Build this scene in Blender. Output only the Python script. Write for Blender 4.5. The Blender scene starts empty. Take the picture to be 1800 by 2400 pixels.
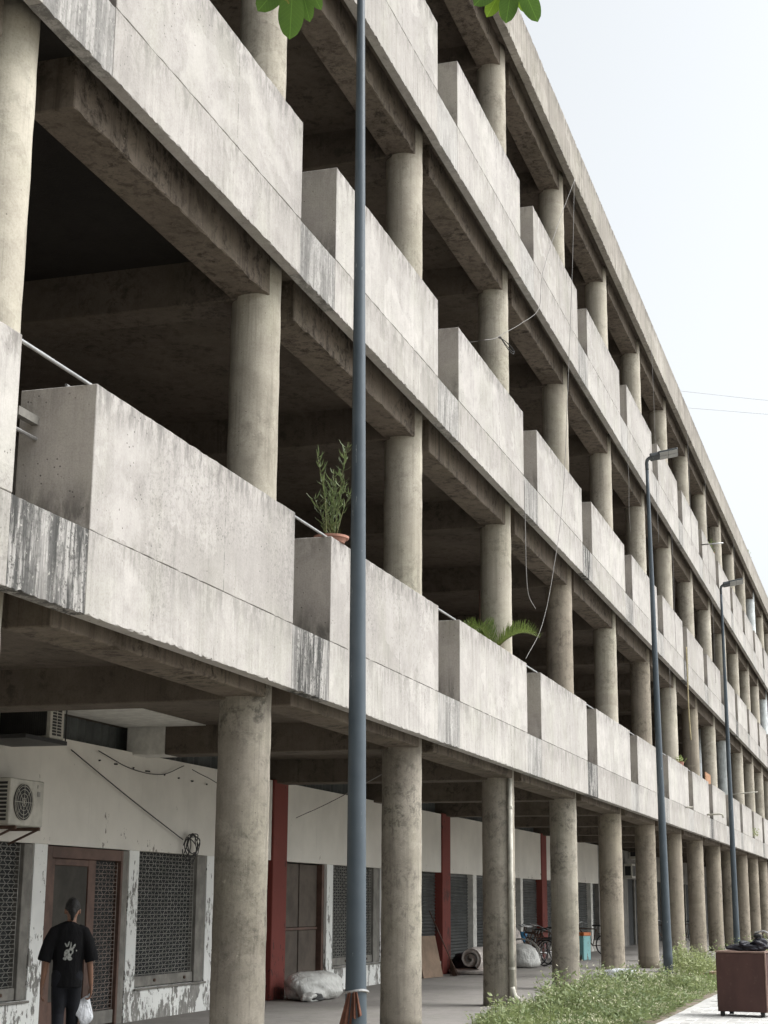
import bpy, bmesh, math, random
import numpy as np
from mathutils import Vector, Matrix
R = math.radians
random.seed(7); rng = np.random.default_rng(7)
scn = bpy.context.scene
col = scn.collection

# ------------------------------------------------------------------ camera
cam_d = bpy.data.cameras.new("camera"); cam = bpy.data.objects.new("camera", cam_d); col.objects.link(cam)
yaw, pitch, roll = 1.2665, 0.2391, 0.0070
fw = Vector((math.sin(yaw)*math.cos(pitch), math.cos(yaw)*math.cos(pitch), math.sin(pitch)))
rt = Vector((math.cos(yaw), -math.sin(yaw), 0)); up = rt.cross(fw)
rx = rt*math.cos(roll) + up*math.sin(roll); ux = -rt*math.sin(roll) + up*math.cos(roll)
m = Matrix((rx, ux, -fw)).transposed().to_4x4(); m.translation = Vector((-10.861, -5.806, 1.651))
cam.matrix_world = m
cam_d.sensor_fit = 'VERTICAL'; cam_d.sensor_height = 24.0; cam_d.lens = 24.0*3745.4/2400
cam_d.clip_start = 0.05; cam_d.clip_end = 3000
scn.camera = cam
scn.render.resolution_x, scn.render.resolution_y = 768, 1024

# ------------------------------------------------------------------ sky, sun, exposure
SUN_EL, SUN_AZ = R(50), R(-72)          # azimuth of the sun's direction in the XY plane (towards -Y, a little +X)
sun_dir = Vector((math.cos(SUN_EL)*math.cos(SUN_AZ), math.cos(SUN_EL)*math.sin(SUN_AZ), math.sin(SUN_EL)))
w = bpy.data.worlds.new("World"); scn.world = w; w.use_nodes = True
nt = w.node_tree; nt.nodes.clear()
sky = nt.nodes.new("ShaderNodeTexSky"); sky.sky_type = 'NISHITA'; sky.sun_disc = False
sky.sun_elevation = SUN_EL; sky.sun_rotation = math.atan2(sun_dir.x, sun_dir.y)
sky.air_density = 1.0; sky.dust_density = 5.0; sky.ozone_density = 1.0
hs = nt.nodes.new("ShaderNodeHueSaturation"); hs.inputs['Saturation'].default_value = 0.13
bg = nt.nodes.new("ShaderNodeBackground"); bg.inputs['Strength'].default_value = 0.115
wo = nt.nodes.new("ShaderNodeOutputWorld")
tint = nt.nodes.new("ShaderNodeMix"); tint.data_type = 'RGBA'; tint.blend_type = 'MULTIPLY'; tint.inputs[0].default_value = 1; tint.inputs[7].default_value = (.972, .997, 1.0, 1)
nt.links.new(sky.outputs[0], hs.inputs['Color']); nt.links.new(hs.outputs[0], tint.inputs[6]); nt.links.new(tint.outputs[2], bg.inputs[0]); nt.links.new(bg.outputs[0], wo.inputs[0])
sl = bpy.data.lights.new("sun", 'SUN'); sl.energy = 0.95; sl.angle = R(40); sl.color = (1, 0.975, 0.945)
so = bpy.data.objects.new("sun", sl); col.objects.link(so)
so.rotation_euler = sun_dir.to_track_quat('Z', 'Y').to_euler(); so.location = (0, -30, 60)
vs = scn.view_settings; vs.view_transform = 'Standard'; vs.look = 'None'; vs.exposure = 1.24; vs.gamma = 1

# ------------------------------------------------------------------ node helpers
class M:
    def __init__(s, name):
        s.m = bpy.data.materials.new(name); s.m.use_nodes = True; s.t = s.m.node_tree; s.t.nodes.clear()
        s.o = s.t.nodes.new("ShaderNodeOutputMaterial"); s.b = s.t.nodes.new("ShaderNodeBsdfPrincipled")
        s.t.links.new(s.b.outputs[0], s.o.inputs[0]); s._p = None; s._ob = None
    def n(s, ty, **kw):
        x = s.t.nodes.new("ShaderNode"+ty)
        for k, v in kw.items(): setattr(x, k, v)
        return x
    def ln(s, a, b): s.t.links.new(a, b)
    def setin(s, sock, v):
        if hasattr(v, 'is_output'): s.ln(v, sock)
        else: sock.default_value = v
    @property
    def pos(s):
        if not s._p: s._p = s.n("NewGeometry").outputs['Position']
        return s._p
    @property
    def obj(s):
        if not s._ob: s._ob = s.n("TexCoord").outputs['Object']
        return s._ob
    def sc(s, vec, v):
        x = s.n("VectorMath", operation='MULTIPLY'); s.ln(vec, x.inputs[0]); x.inputs[1].default_value = v; return x.outputs[0]
    def noise(s, scale, detail=4, rough=.55, vec=None, dist=0):
        x = s.n("TexNoise"); s.ln(vec or s.pos, x.inputs['Vector'])
        x.inputs['Scale'].default_value = scale; x.inputs['Detail'].default_value = detail
        x.inputs['Roughness'].default_value = rough; x.inputs['Distortion'].default_value = dist
        return x.outputs['Fac']
    def rng(s, v, a, b, c=0., d=1., smooth=True):
        x = s.n("MapRange"); x.interpolation_type = 'SMOOTHSTEP' if smooth else 'LINEAR'
        s.ln(v, x.inputs[0])
        for i, q in enumerate((a, b, c, d)): x.inputs[i+1].default_value = q
        return x.outputs[0]
    def math(s, op, a, b=0.5):
        x = s.n("Math", operation=op); s.setin(x.inputs[0], a); s.setin(x.inputs[1], b); return x.outputs[0]
    def mix(s, f, a, b, blend='MIX'):
        x = s.n("Mix", data_type='RGBA', blend_type=blend); s.setin(x.inputs[0], f)
        for i, v in ((6, a), (7, b)):
            if hasattr(v, 'is_output'): s.ln(v, x.inputs[i])
            else: x.inputs[i].default_value = (*v, 1) if len(v) == 3 else v
        return x.outputs[2]
    def sep(s, v):
        x = s.n("SeparateXYZ"); s.ln(v, x.inputs[0]); return x.outputs
    def bump(s, h, strength=.3, dist=.02):
        x = s.n("Bump"); x.inputs['Strength'].default_value = strength; x.inputs['Distance'].default_value = dist
        s.ln(h, x.inputs['Height']); s.ln(x.outputs[0], s.b.inputs['Normal'])
    def done(s, c, rough=.9, metal=0., spec=.3):
        s.setin(s.b.inputs['Base Color'], c if hasattr(c, 'is_output') else (*c, 1))
        s.setin(s.b.inputs['Roughness'], rough); s.b.inputs['Metallic'].default_value = metal
        s.b.inputs['Specular IOR Level'].default_value = spec
        return s.m

def concrete(name, light, dark, grime, streak=.5, stain=.35, pits=.6, edge=0., big=.7, mott=.0, bumps=.35, crack=False, foot=0., vary=0.):
    q = M(name)
    n1 = q.noise(.55, 5, .6); n2 = q.noise(5, 8, .65)
    st = q.noise(1, 5, .6, q.sc(q.pos, (9, 9, .55)))
    st2 = q.noise(1, 3, .5, q.sc(q.pos, (38, 38, 1.1)))
    c = q.mix(q.math('MULTIPLY', q.rng(n1, .32, .68), big), light, dark)
    c = q.mix(q.math('MULTIPLY', q.rng(n2, .40, .72), .38), c, dark)
    cl = q.noise(1.9, 9, .72, dist=.5)
    c = q.mix(q.math('MULTIPLY', q.rng(cl, .50, .66), .42), c, tuple(min(1, 1.14*a) for a in light))
    c = q.mix(q.math('MULTIPLY', q.rng(cl, .47, .33), .45), c, tuple(.8*a+.2*b for a, b in zip(dark, grime)))
    tn = q.noise(1.1, 4, .6, q.sc(q.pos, (1, 1.4, .8)))
    c = q.mix(q.math('MULTIPLY', q.rng(tn, .42, .70), .5), c, (.965, 1.0, .925), 'MULTIPLY')
    c = q.mix(q.math('MULTIPLY', q.rng(q.noise(55, 3, .7), .42, .66), .22), c, (.45, .43, .40), 'MULTIPLY')
    c = q.mix(q.math('MULTIPLY', q.rng(st, .50, .72), streak), c, tuple(.62*a+.38*b for a, b in zip(dark, grime)))
    c = q.mix(q.math('MULTIPLY', q.rng(st2, .58, .74), streak*.45), c, grime)
    c = q.mix(q.math('MULTIPLY', q.rng(st, .44, .28), streak*.35), c, tuple(min(1, 1.18*a) for a in light))
    # water stains
    ss = q.noise(1, 6, .7, q.sc(q.pos, (5.5, 5.5, .32)), .3)
    mk = q.noise(.8, 3, .5)
    g = q.math('MULTIPLY', q.rng(ss, .56, .70), q.rng(mk, .42, .60))
    c = q.mix(q.math('MULTIPLY', g, stain), c, grime)
    if mott > 0:
        mm = q.noise(7, 9, .78, dist=.4); m2 = q.noise(1.3, 3, .5)
        c = q.mix(q.math('MULTIPLY', q.math('MULTIPLY', q.rng(mm, .47, .62), q.rng(m2, .34, .62)), mott), c, grime)
        l = q.noise(16, 6, .7)
        c = q.mix(q.math('MULTIPLY', q.rng(l, .64, .70), mott*.7), c, tuple(min(1, 1.35*a) for a in light))
    if vary > 0:
        rd = q.n("ObjectInfo").outputs['Random']
        c = q.mix(q.math('MULTIPLY', rd, vary), c, (.80, .79, .78), 'MULTIPLY')
        vc = q.n("TexVoronoi"); vc.distance = 'CHEBYCHEV'; vc.inputs['Scale'].default_value = .8
        wp = q.n("VectorMath", operation='ADD'); q.ln(q.sc(q.pos, (1, 1, 1.6)), wp.inputs[0]); wn = q.n("TexNoise"); q.ln(q.pos, wn.inputs['Vector']); wn.inputs['Scale'].default_value = 4.
        ws = q.n("VectorMath", operation='SCALE'); q.ln(wn.outputs['Color'], ws.inputs[0]); ws.inputs['Scale'].default_value = .35; q.ln(ws.outputs[0], wp.inputs[1]); q.ln(wp.outputs[0], vc.inputs['Vector'])
        pc = q.sep(vc.outputs['Color'])
        c = q.mix(q.math('MULTIPLY', q.math('MULTIPLY', q.rng(pc[0], .70, .74), q.rng(q.noise(2.7, 6, .7), .36, .62)), .36*vary), c, tuple(min(1, 1.22*a) for a in light))
        c = q.mix(q.math('MULTIPLY', q.math('MULTIPLY', q.rng(pc[1], .80, .84), q.rng(q.noise(2.1, 6, .7), .36, .62)), .5*vary), c, dark)
        gx = q.math('MULTIPLY', q.rng(q.noise(.5, 2, .5), .52, .64), q.rng(q.noise(19, 8, .8), .50, .60))
        c = q.mix(q.math('MULTIPLY', gx, .5*vary), c, grime)
    if edge > 0:
        z = q.sep(q.obj)[2]
        e = q.math('MULTIPLY', q.rng(z, -.42, -.0), q.rng(q.noise(1, 7, .78, q.sc(q.pos, (7, 7, 2.2)), .3), .43, .60))
        c = q.mix(q.math('MULTIPLY', e, edge), c, grime)
    if foot > 0:
        z = q.sep(q.obj)[2]
        e = q.math('MULTIPLY', q.rng(z, -.62, -1.15), q.rng(q.noise(1, 5, .7, q.sc(q.pos, (4, 4, 1.2)), .4), .38, .62))
        c = q.mix(q.math('MULTIPLY', e, foot), c, tuple(.5*a for a in grime))
    if crack:
        x = q.sep(q.obj)[0]
        d = q.math('ABSOLUTE', q.math('SUBTRACT', q.math('ADD', x, q.math('MULTIPLY', q.noise(9, 3), .012)), 2.66))
        k = q.math('MULTIPLY', q.rng(d, .012, .003), q.rng(q.noise(11, 4, .7), .42, .55))
        c = q.mix(q.math('MULTIPLY', k, .75), c, grime)
    # pits and blow holes
    v = q.n("TexVoronoi"); q.ln(q.pos, v.inputs['Vector']); v.inputs['Scale'].default_value = 17; v.inputs['Randomness'].default_value = 1
    pit = q.math('MULTIPLY', q.rng(v.outputs['Distance'], .17, .08), q.rng(q.noise(2.3, 4, .6), .50, .60))
    c = q.mix(q.math('MULTIPLY', pit, pits), c, tuple(.6*a for a in grime))
    h = q.math('ADD', q.math('MULTIPLY', q.noise(24, 8, .7), .5), q.math('MULTIPLY', st2, .35))
    h = q.math('SUBTRACT', h, q.math('MULTIPLY', pit, .8))
    q.bump(h, bumps, .015)
    return q.done(c, .92, spec=.2)

MT = {}
MT['panel'] = concrete('concrete_panel', (.475, .451, .430), (.342, .322, .305), (.105, .100, .095), .22, .4, .9, .65, crack=True, vary=.8, mott=.16)
MT['panel_b'] = concrete('concrete_panel_streaked', (.475, .451, .428), (.336, .316, .298), (.12, .108, .10), .42, .55, .7, .65, vary=.9, mott=.12)
MT['fascia'] = concrete('concrete_fascia', (.465, .441, .418), (.334, .315, .297), (.10, .094, .086), .34, .7, .6, .4, vary=.7)
MT['panel_end'] = concrete('concrete_return', (.47, .435, .40), (.36, .33, .305), (.12, .108, .10), .12, .3, .8, .3, foot=.75)
MT['roof_fascia'] = concrete('concrete_roof_fascia', (.40, .372, .335), (.27, .248, .222), (.075, .068, .060), .6, .9, .4, .75, vary=.9)
MT['column'] = concrete('concrete_column', (.525, .487, .412), (.335, .303, .250), (.095, .086, .070), .55, .5, .5, mott=.38, vary=.7)
MT['column_ground'] = concrete('concrete_column_weathered', (.40, .366, .312), (.225, .200, .167), (.055, .05, .043), .5, .5, .3, mott=.7, vary=.5)
MT['column_brown'] = concrete('concrete_column_brown', (.375, .332, .27), (.25, .217, .175), (.085, .07, .056), .6, .5, .3, mott=.55, vary=.8)
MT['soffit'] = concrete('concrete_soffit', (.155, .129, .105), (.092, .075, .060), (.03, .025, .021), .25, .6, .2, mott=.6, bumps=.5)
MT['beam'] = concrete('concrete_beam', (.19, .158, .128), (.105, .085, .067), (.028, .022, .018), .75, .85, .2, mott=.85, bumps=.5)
MT['black_soffit'] = concrete('near_black_soffit', (.035, .031, .028), (.022, .020, .018), (.010, .009, .008), .2, .3, .1)  # far darker tone than the other soffits, for the near second-level bays
MT['floor'] = concrete('arcade_floor', (.26, .245, .23), (.195, .182, .171), (.09, .083, .075), .0, .2, .2, mott=.3)
MT['kerb'] = concrete('kerb_concrete', (.46, .44, .41), (.35, .33, .30), (.16, .15, .13), .1, .2, .4, mott=.3)

def stained(name, k):   # fascia in the gaps: dark water runs
    q = M(name)
    st = q.noise(1, 7, .75, q.sc(q.pos, (7, 7, .75)), .25); fine = q.noise(26, 8, .75); wide = q.noise(1, 3, .5, q.sc(q.pos, (1.7, 1.7, .2)))
    st2 = q.noise(1, 4, .6, q.sc(q.pos, (40, 40, 1.2)))
    c = q.mix(q.rng(q.noise(1.9, 9, .72, dist=.5), .35, .65), (.43, .413, .393), (.315, .302, .286))
    c = q.mix(q.math('MULTIPLY', q.rng(st, .38, .62), .7*k), c, (.20, .193, .183))
    a = q.math('MULTIPLY', q.rng(st, .42, .56), q.rng(wide, .28, .50))
    c = q.mix(q.math('MULTIPLY', a, .92*k), c, (.042, .042, .041))
    c = q.mix(q.math('MULTIPLY', q.rng(st2, .50, .66), .5*k), c, (.05, .049, .046))
    b = q.math('MULTIPLY', q.rng(fine, .52, .58), q.rng(wide, .30, .5))
    c = q.mix(q.math('MULTIPLY', b, .75*k), c, (.055, .054, .050))
    c = q.mix(q.math('MULTIPLY', q.rng(q.noise(18, 6, .7), .60, .66), .5), c, (.55, .53, .49))
    q.bump(fine, .4, .012); return q.done(c, .93, spec=.2)
MT['stained'] = stained('concrete_heavily_stained', 1.); MT['stained_mid'] = stained('concrete_stained', .42); MT['stained_low'] = stained('concrete_lightly_stained', .15)

def plain(name, c, rough=.6, metal=0., var=.25, scale=6., bumps=0., bscale=40, spec=.4):
    q = M(name); n = q.noise(scale, 5, .65); n2 = q.noise(scale*5, 4, .6)
    dk = tuple(a*(1-var) for a in c); lt = tuple(min(1, a*(1+var*.6)) for a in c)
    cc = q.mix(q.rng(n, .3, .7), dk, lt); cc = q.mix(q.math('MULTIPLY', q.rng(n2, .5, .75), var), cc, dk)
    if bumps: q.bump(q.noise(bscale, 5, .6), bumps, .01)
    return q.done(cc, rough, metal, spec)

def peeling(name, paint, under, amount=.5, low=0.0, high=2.3, topdirt=True):
    q = M(name); z = q.sep(q.pos)[2]
    big = q.noise(2.6, 6, .68, q.sc(q.pos, (1, 1, .55)), .5); det = q.noise(14, 5, .7, q.sc(q.pos, (1.3, 1.3, .5)))
    k = q.math('ADD', q.math('MULTIPLY', big, .65), q.math('MULTIPLY', det, .35))
    hz = q.rng(z, high, low, 0., .085)
    pk = q.math('ADD', k, hz)
    msk = q.rng(pk, .60-.05*amount, .612-.05*amount)
    c = q.mix(q.rng(q.noise(.9, 4, .6), .3, .7), paint, tuple(.86*a for a in paint))
    c = q.mix(q.math('MULTIPLY', q.rng(q.noise(1, 5, .65, q.sc(q.pos, (14, 14, .5))), .56, .74), .28), c, tuple(.6*a for a in paint))
    c = q.mix(q.math('MULTIPLY', q.rng(q.noise(30, 4, .6), .66, .70), .45), c, under)
    c = q.mix(msk, c, q.mix(q.rng(det, .4, .6), under, tuple(.7*a for a in under)))
    q.bump(q.math('SUBTRACT', q.noise(20, 5, .6), q.math('MULTIPLY', msk, .7)), .3, .01)
    return q.done(c, .8, spec=.3)
MT['white_wall'] = peeling('peeling_white_paint', (.84, .845, .82), (.30, .29, .27), .35, 0., 2.4)
MT['white_lintel'] = peeling('cream_lintel_paint', (.72, .69, .63), (.30, .27, .23), -.9, 2., 3.)
MT['white_paint'] = plain('white_paint', (.62, .61, .57), .7, var=.18)
MT['red'] = peeling('red_oxide_paint', (.20, .050, .040), (.11, .042, .036), .1, -1, 3)
MT['brown'] = plain('brown_painted_wood', (.115, .066, .050), .6, var=.35, scale=3)
MT['brown_panel'] = plain('brown_board', (.095, .075, .060), .75, var=.3, scale=2.5)
MT['dark_mesh'] = plain('dark_mesh_panel', (.055, .050, .042), .8, var=.3, scale=3)
MT['grey_reveal'] = plain('grey_reveal', (.21, .20, .18), .85, var=.3, scale=4)
MT['grille'] = plain('grille_metal', (.34, .33, .30), .55, .2, var=.3)
MT['grille_rust'] = plain('grille_rusty_metal', (.30, .245, .215), .65, .1, var=.35)
MT['dark'] = plain('dark_interior', (.030, .032, .033), .8, var=.3)
MT['shutter'] = plain('steel_shutter', (.095, .10, .098), .5, .35, var=.35, scale=3)
MT['shut_wall'] = plain('dark_shop_wall', (.20, .19, .175), .85, var=.35, scale=1.4)
MT['corrug'] = plain('corrugated_sheet', (.10, .108, .105), .7, var=.35, scale=2)
MT['rail'] = plain('galvanised_pipe', (.45, .45, .45), .4, .7, var=.2)
MT['lampdark'] = plain('lamp_casting', (.075, .083, .088), .5, .3, var=.2)
MT['led'] = plain('lamp_lens', (.36, .36, .35), .35, 0, var=.1)
MT['ac'] = plain('ac_casing', (.52, .50, .44), .5, var=.2)
MT['black'] = plain('black_plastic', (.022, .022, .022), .5, var=.3)
MT['cable'] = plain('black_cable', (.035, .033, .032), .6, var=.2)
MT['cable_pale'] = plain('grey_cable', (.22, .21, .20), .6, var=.2)
MT['wire_far'] = plain('pale_overhead_wire', (.55, .55, .55), .6, var=.1)
MT['rope'] = plain('yellow_rope', (.42, .36, .22), .8, var=.2)
MT['pvc'] = plain('white_pvc_pipe', (.47, .45, .39), .6, var=.35, scale=3)
MT['rust'] = plain('rusty_iron', (.12, .075, .055), .8, .2, var=.4)
MT['terracotta'] = plain('terracotta', (.42, .22, .165), .8, var=.25)
MT['soil'] = plain('potting_soil', (.07, .05, .035), .95, var=.3)
MT['stem'] = plain('plant_stem', (.14, .15, .06), .7, var=.3)
MT['ply'] = plain('plywood', (.235, .165, .115), .8, var=.25, scale=2.5, bumps=.2)
MT['cloth'] = plain('brown_cloth', (.15, .066, .042), .95, var=.3, bumps=.3, bscale=200)
MT['skin'] = plain('skin', (.235, .128, .085), .55, var=.15, scale=9)
MT['hair'] = plain('hair', (.010, .009, .009), .6, var=.3, scale=60, bumps=.6, bscale=160)
MT['trousers'] = plain('dark_denim', (.007, .008, .012), .9, var=.4, scale=12, bumps=.3, bscale=30)
MT['mattress'] = plain('cotton_mattress', (.56, .51, .475), .95, var=.28, scale=7, bumps=.5, bscale=14)
MT['bagblack'] = plain('black_bag_cloth', (.014, .014, .022), .55, var=.4, scale=10, bumps=.4, bscale=25)
MT['teal'] = peeling('teal_painted_tin', (.24, .46, .47), (.18, .16, .14), .35, 0, .5)
MT['orange'] = plain('orange_lid', (.50, .155, .05), .6, var=.2)
MT['blue'] = plain('blue_plastic', (.05, .25, .48), .45, var=.2)
MT['brickred'] = plain('broken_brick', (.42, .27, .21), .95, var=.35, scale=14, bumps=.6, bscale=30)
MT['rubble'] = plain('grey_rubble', (.40, .37, .33), .95, var=.35, scale=14, bumps=.6, bscale=30)
MT['orangeboard'] = plain('orange_board', (.36, .19, .10), .8, var=.3)
MT['bark'] = plain('bark', (.14, .11, .085), .95, var=.4, scale=12, bumps=.6)
MT['white_col'] = plain('whitewashed_concrete', (.62, .66, .66), .8, var=.25, scale=3, bumps=.2)

def poly(name, c, folds=True):
    q = M(name); n = q.noise(5, 5, .6, dist=.6); f = q.noise(1, 4, .6, q.sc(q.obj, (9, 9, 4)), 1.2)
    cc = q.mix(q.rng(n, .35, .7), c, tuple(.72*a for a in c)); cc = q.mix(q.math('MULTIPLY', q.rng(q.noise(9, 5, .7), .6, .7), .25), cc, (.30, .26, .20))
    q.bump(q.math('ADD', f, q.math('MULTIPLY', q.noise(60, 2), .1)), .8, .05)
    return q.done(cc, .45, spec=.5)
MT['sack'] = poly('woven_white_sack', (.60, .60, .575))
MT['bagwhite'] = poly('white_plastic_bag', (.68, .70, .74))

def pole_paint():
    q = M('blue_grey_pole_paint'); n = q.noise(2.5, 5, .6)
    c = q.mix(q.rng(n, .3, .7), (.050, .068, .084), (.068, .088, .106))
    ch = q.rng(q.noise(1, 6, .75, q.sc(q.pos, (22, 22, 2.2)), .5), .655, .67)
    c = q.mix(ch, c, (.42, .45, .46))
    q.bump(q.noise(30, 3), .05, .005); return q.done(c, q.rng(n, .2, .8, .34, .5), .0, .5)
MT['pole'] = pole_paint()

def leafmat(name, c1, c2, trans=.35, vscale=8., rib=False):
    q = M(name); inf = q.n("ObjectInfo").outputs['Random']; n = q.noise(vscale, 3, .6)
    f = q.math('ADD', q.math('MULTIPLY', n, .8), q.math('MULTIPLY', inf, .25))
    c = q.mix(q.rng(f, .25, .75), c1, c2)
    if rib:
        oy = q.math('ABSOLUTE', q.sep(q.obj)[1]); ox = q.sep(q.obj)[0]
        c = q.mix(q.math('MULTIPLY', q.rng(oy, .012, .004), .55), c, tuple(min(1, 2.1*a) for a in c2))
        vn = q.math('SINE', q.math('MULTIPLY', q.math('SUBTRACT', ox, q.math('MULTIPLY', oy, .8)), 95.))
        c = q.mix(q.math('MULTIPLY', q.rng(vn, .82, 1.), .28), c, tuple(min(1, 1.7*a) for a in c2))
        c = q.mix(q.rng(q.noise(3.2, 4, .7, q.obj), .66, .70), c, (.24, .19, .05))
    q.ln(c, q.b.inputs['Base Color']); q.b.inputs['Roughness'].default_value = .5; q.b.inputs['Specular IOR Level'].default_value = .35
    tr = q.n("BsdfTranslucent"); tc = q.mix(.5, c, tuple(min(1, 1.6*a) for a in c2)); q.ln(tc, tr.inputs[0])
    ms = q.n("MixShader"); ms.inputs[0].default_value = trans
    q.ln(q.b.outputs[0], ms.inputs[1]); q.ln(tr.outputs[0], ms.inputs[2]); q.ln(ms.outputs[0], q.o.inputs[0])
    return q.m
MT['leaf'] = leafmat('broad_leaf', (.040, .085, .020), (.085, .16, .028), .4, 20, True)
MT['leaf_young'] = leafmat('young_leaf', (.11, .19, .02), (.17, .27, .03), .5, 20, True)
MT['weed'] = leafmat('weed_leaf', (.095, .145, .055), (.35, .39, .19), .3, 1.6)
MT['grass'] = leafmat('grass_blade', (.11, .17, .05), (.25, .31, .11), .3, 3)
MT['flower'] = leafmat('pale_seed_head_glint', (.42, .42, .28), (.55, .54, .38), .3, 3)  # pale flecks: flower heads, plus leaf highlights put into the colour
MT['pot_leaf'] = leafmat('lance_leaf', (.070, .105, .040), (.19, .23, .10), .3, 30)
MT['palm'] = leafmat('palm_leaflet', (.055, .095, .022), (.15, .20, .05), .3, 20)

def paver_mat():
    q = M('pale_paver'); inf = q.n("ObjectInfo").outputs['Random']
    c = q.mix(inf, (.44, .435, .42), (.54, .535, .52)); c = q.mix(q.math('MULTIPLY', q.rng(q.noise(9, 6, .7), .5, .72), .45), c, (.33, .31, .28))
    q.bump(q.noise(60, 4), .2, .004); return q.done(c, .85)
MT['paver'] = paver_mat()
def ground_mat():
    q = M('dusty_ground'); n = q.noise(.4, 6, .65); n2 = q.noise(6, 6, .7)
    c = q.mix(q.rng(n, .35, .65), (.24, .225, .20), (.33, .315, .285)); c = q.mix(q.math('MULTIPLY', q.rng(n2, .5, .7), .5), c, (.17, .15, .12))
    q.bump(n2, .3, .02); return q.done(c, .95)
MT['ground'] = ground_mat()
def soil_mat():
    q = M('verge_soil'); n = q.noise(3, 6, .7)
    c = q.mix(q.rng(n, .35, .65), (.13, .10, .075), (.25, .215, .17)); c = q.mix(q.rng(q.noise(1.2, 4, .6), .5, .6), c, (.09, .11, .05))
    q.bump(q.noise(14, 5), .6, .03); return q.done(c, .97)
MT['verge'] = soil_mat()
def shirt_mat():
    q = M('black_tshirt_with_pale_print'); o = q.sep(q.obj); x, y, z = o[0], o[1], o[2]
    def ell(cx, cz, rx, rz, rot=0.):
        dx = q.math('SUBTRACT', x, cx); dz = q.math('SUBTRACT', z, cz)
        ca, sa = math.cos(rot), math.sin(rot)
        u = q.math('DIVIDE', q.math('ADD', q.math('MULTIPLY', dx, ca), q.math('MULTIPLY', dz, sa)), rx)
        v = q.math('DIVIDE', q.math('SUBTRACT', q.math('MULTIPLY', dz, ca), q.math('MULTIPLY', dx, sa)), rz)
        return q.rng(q.math('ADD', q.math('MULTIPLY', u, u), q.math('MULTIPLY', v, v)), 1.1, .8)
    tot = None
    for e in [(-.015, 1.105, .045, .050, 0), (.020, 1.135, .030, .035, .3), (-.045, 1.06, .024, .016, 0), (.012, 1.06, .028, .018, 0), (.015, 1.19, .010, .036, -.05),
              (.052, 1.178, .011, .034, -.55), (-.012, 1.205, .009, .030, -.35), (-.040, 1.195, .008, .026, .6), (.085, 1.14, .008, .008, 0)]:
        k = ell(*e); tot = k if tot is None else q.math('MAXIMUM', tot, k)
    tot = q.math('SUBTRACT', tot, ell(.018, 1.125, .014, .018))
    tot = q.math('MAXIMUM', tot, 0.); tot = q.math('MULTIPLY', tot, q.rng(y, -.02, -.04))
    tot = q.math('MULTIPLY', tot, q.rng(q.noise(45, 3, .6, q.obj), .35, .55, .45, 1.))
    c = q.mix(tot, (.0085, .0085, .0095), (.34, .35, .33))
    q.bump(q.math('ADD', q.noise(9, 3, .5, q.sc(q.obj, (1, 1, .4))), q.math('MULTIPLY', q.noise(200, 2, .5, q.obj), .05)), .6, .06)
    return q.done(c, .95, spec=.15)
MT['shirt'] = shirt_mat()
def cab_mat():
    q = M('brown_painted_plywood'); n = q.noise(1, 5, .6, q.sc(q.pos, (3, 3, 1.2)))
    c = q.mix(q.rng(n, .3, .7), (.058, .029, .025), (.080, .040, .034)); c = q.mix(q.math('MULTIPLY', q.rng(q.noise(12, 6, .7), .58, .7), .35), c, (.15, .10, .08))
    q.bump(q.noise(40, 4), .08, .004); return q.done(c, .6)
MT['cabinet'] = cab_mat()
MT['cabinet_edge'] = plain('worn_cabinet_edge', (.235, .155, .125), .7, var=.25)

# ------------------------------------------------------------------ mesh helpers
def new(name, bm, mat, parent=None, loc=(0, 0, 0), smooth=False, rot=None):
    me = bpy.data.meshes.new(name)
    if isinstance(bm, bmesh.types.BMesh):
        bm.to_mesh(me); bm.free()
    else:
        me.from_pydata(bm[0], [], bm[1])
    if smooth:
        me.polygons.foreach_set("use_smooth", [True]*len(me.polygons))
    me.materials.append(MT[mat] if isinstance(mat, str) else mat)
    return link(name, me, parent, loc, rot)
def link(name, me, parent=None, loc=(0, 0, 0), rot=None):
    o = bpy.data.objects.new(name, me); col.objects.link(o); o.location = loc
    if rot: o.rotation_euler = rot
    if parent: o.parent = parent
    return o
def tag(o, label=None, cat=None, group=None, kind=None):
    if label: o['label'] = label
    if cat: o['category'] = cat
    if group: o['group'] = group
    if kind: o['kind'] = kind
    return o
def thing(name, label, cat, loc=(0, 0, 0), rz=0., group=None):
    o = bpy.data.objects.new(name, None); col.objects.link(o); o.empty_display_size = .2
    o.location = loc; o.rotation_euler = (0, 0, rz); return tag(o, label, cat, group)
def copy_tree(o, parent=None):
    c = o.copy(); col.objects.link(c); c.parent = parent
    for ch in list(o.children): copy_tree(ch, c)
    return c
B = bmesh.new
def box(bm, x0, x1, y0, y1, z0, z1, rot=None):
    r = bmesh.ops.create_cube(bm, size=1)
    for v in r['verts']:
        v.co = Vector(((x0+x1)/2+v.co.x*(x1-x0), (y0+y1)/2+v.co.y*(y1-y0), (z0+z1)/2+v.co.z*(z1-z0)))
    return r['verts']
def bevel(bm, w=.01, seg=1):
    bmesh.ops.bevel(bm, geom=list(bm.edges), offset=w, segments=seg, affect='EDGES', profile=.5, clamp_overlap=True)
def bbox(*a, w=.01):
    bm = B(); box(bm, *a); bevel(bm, w); return bm
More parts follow.
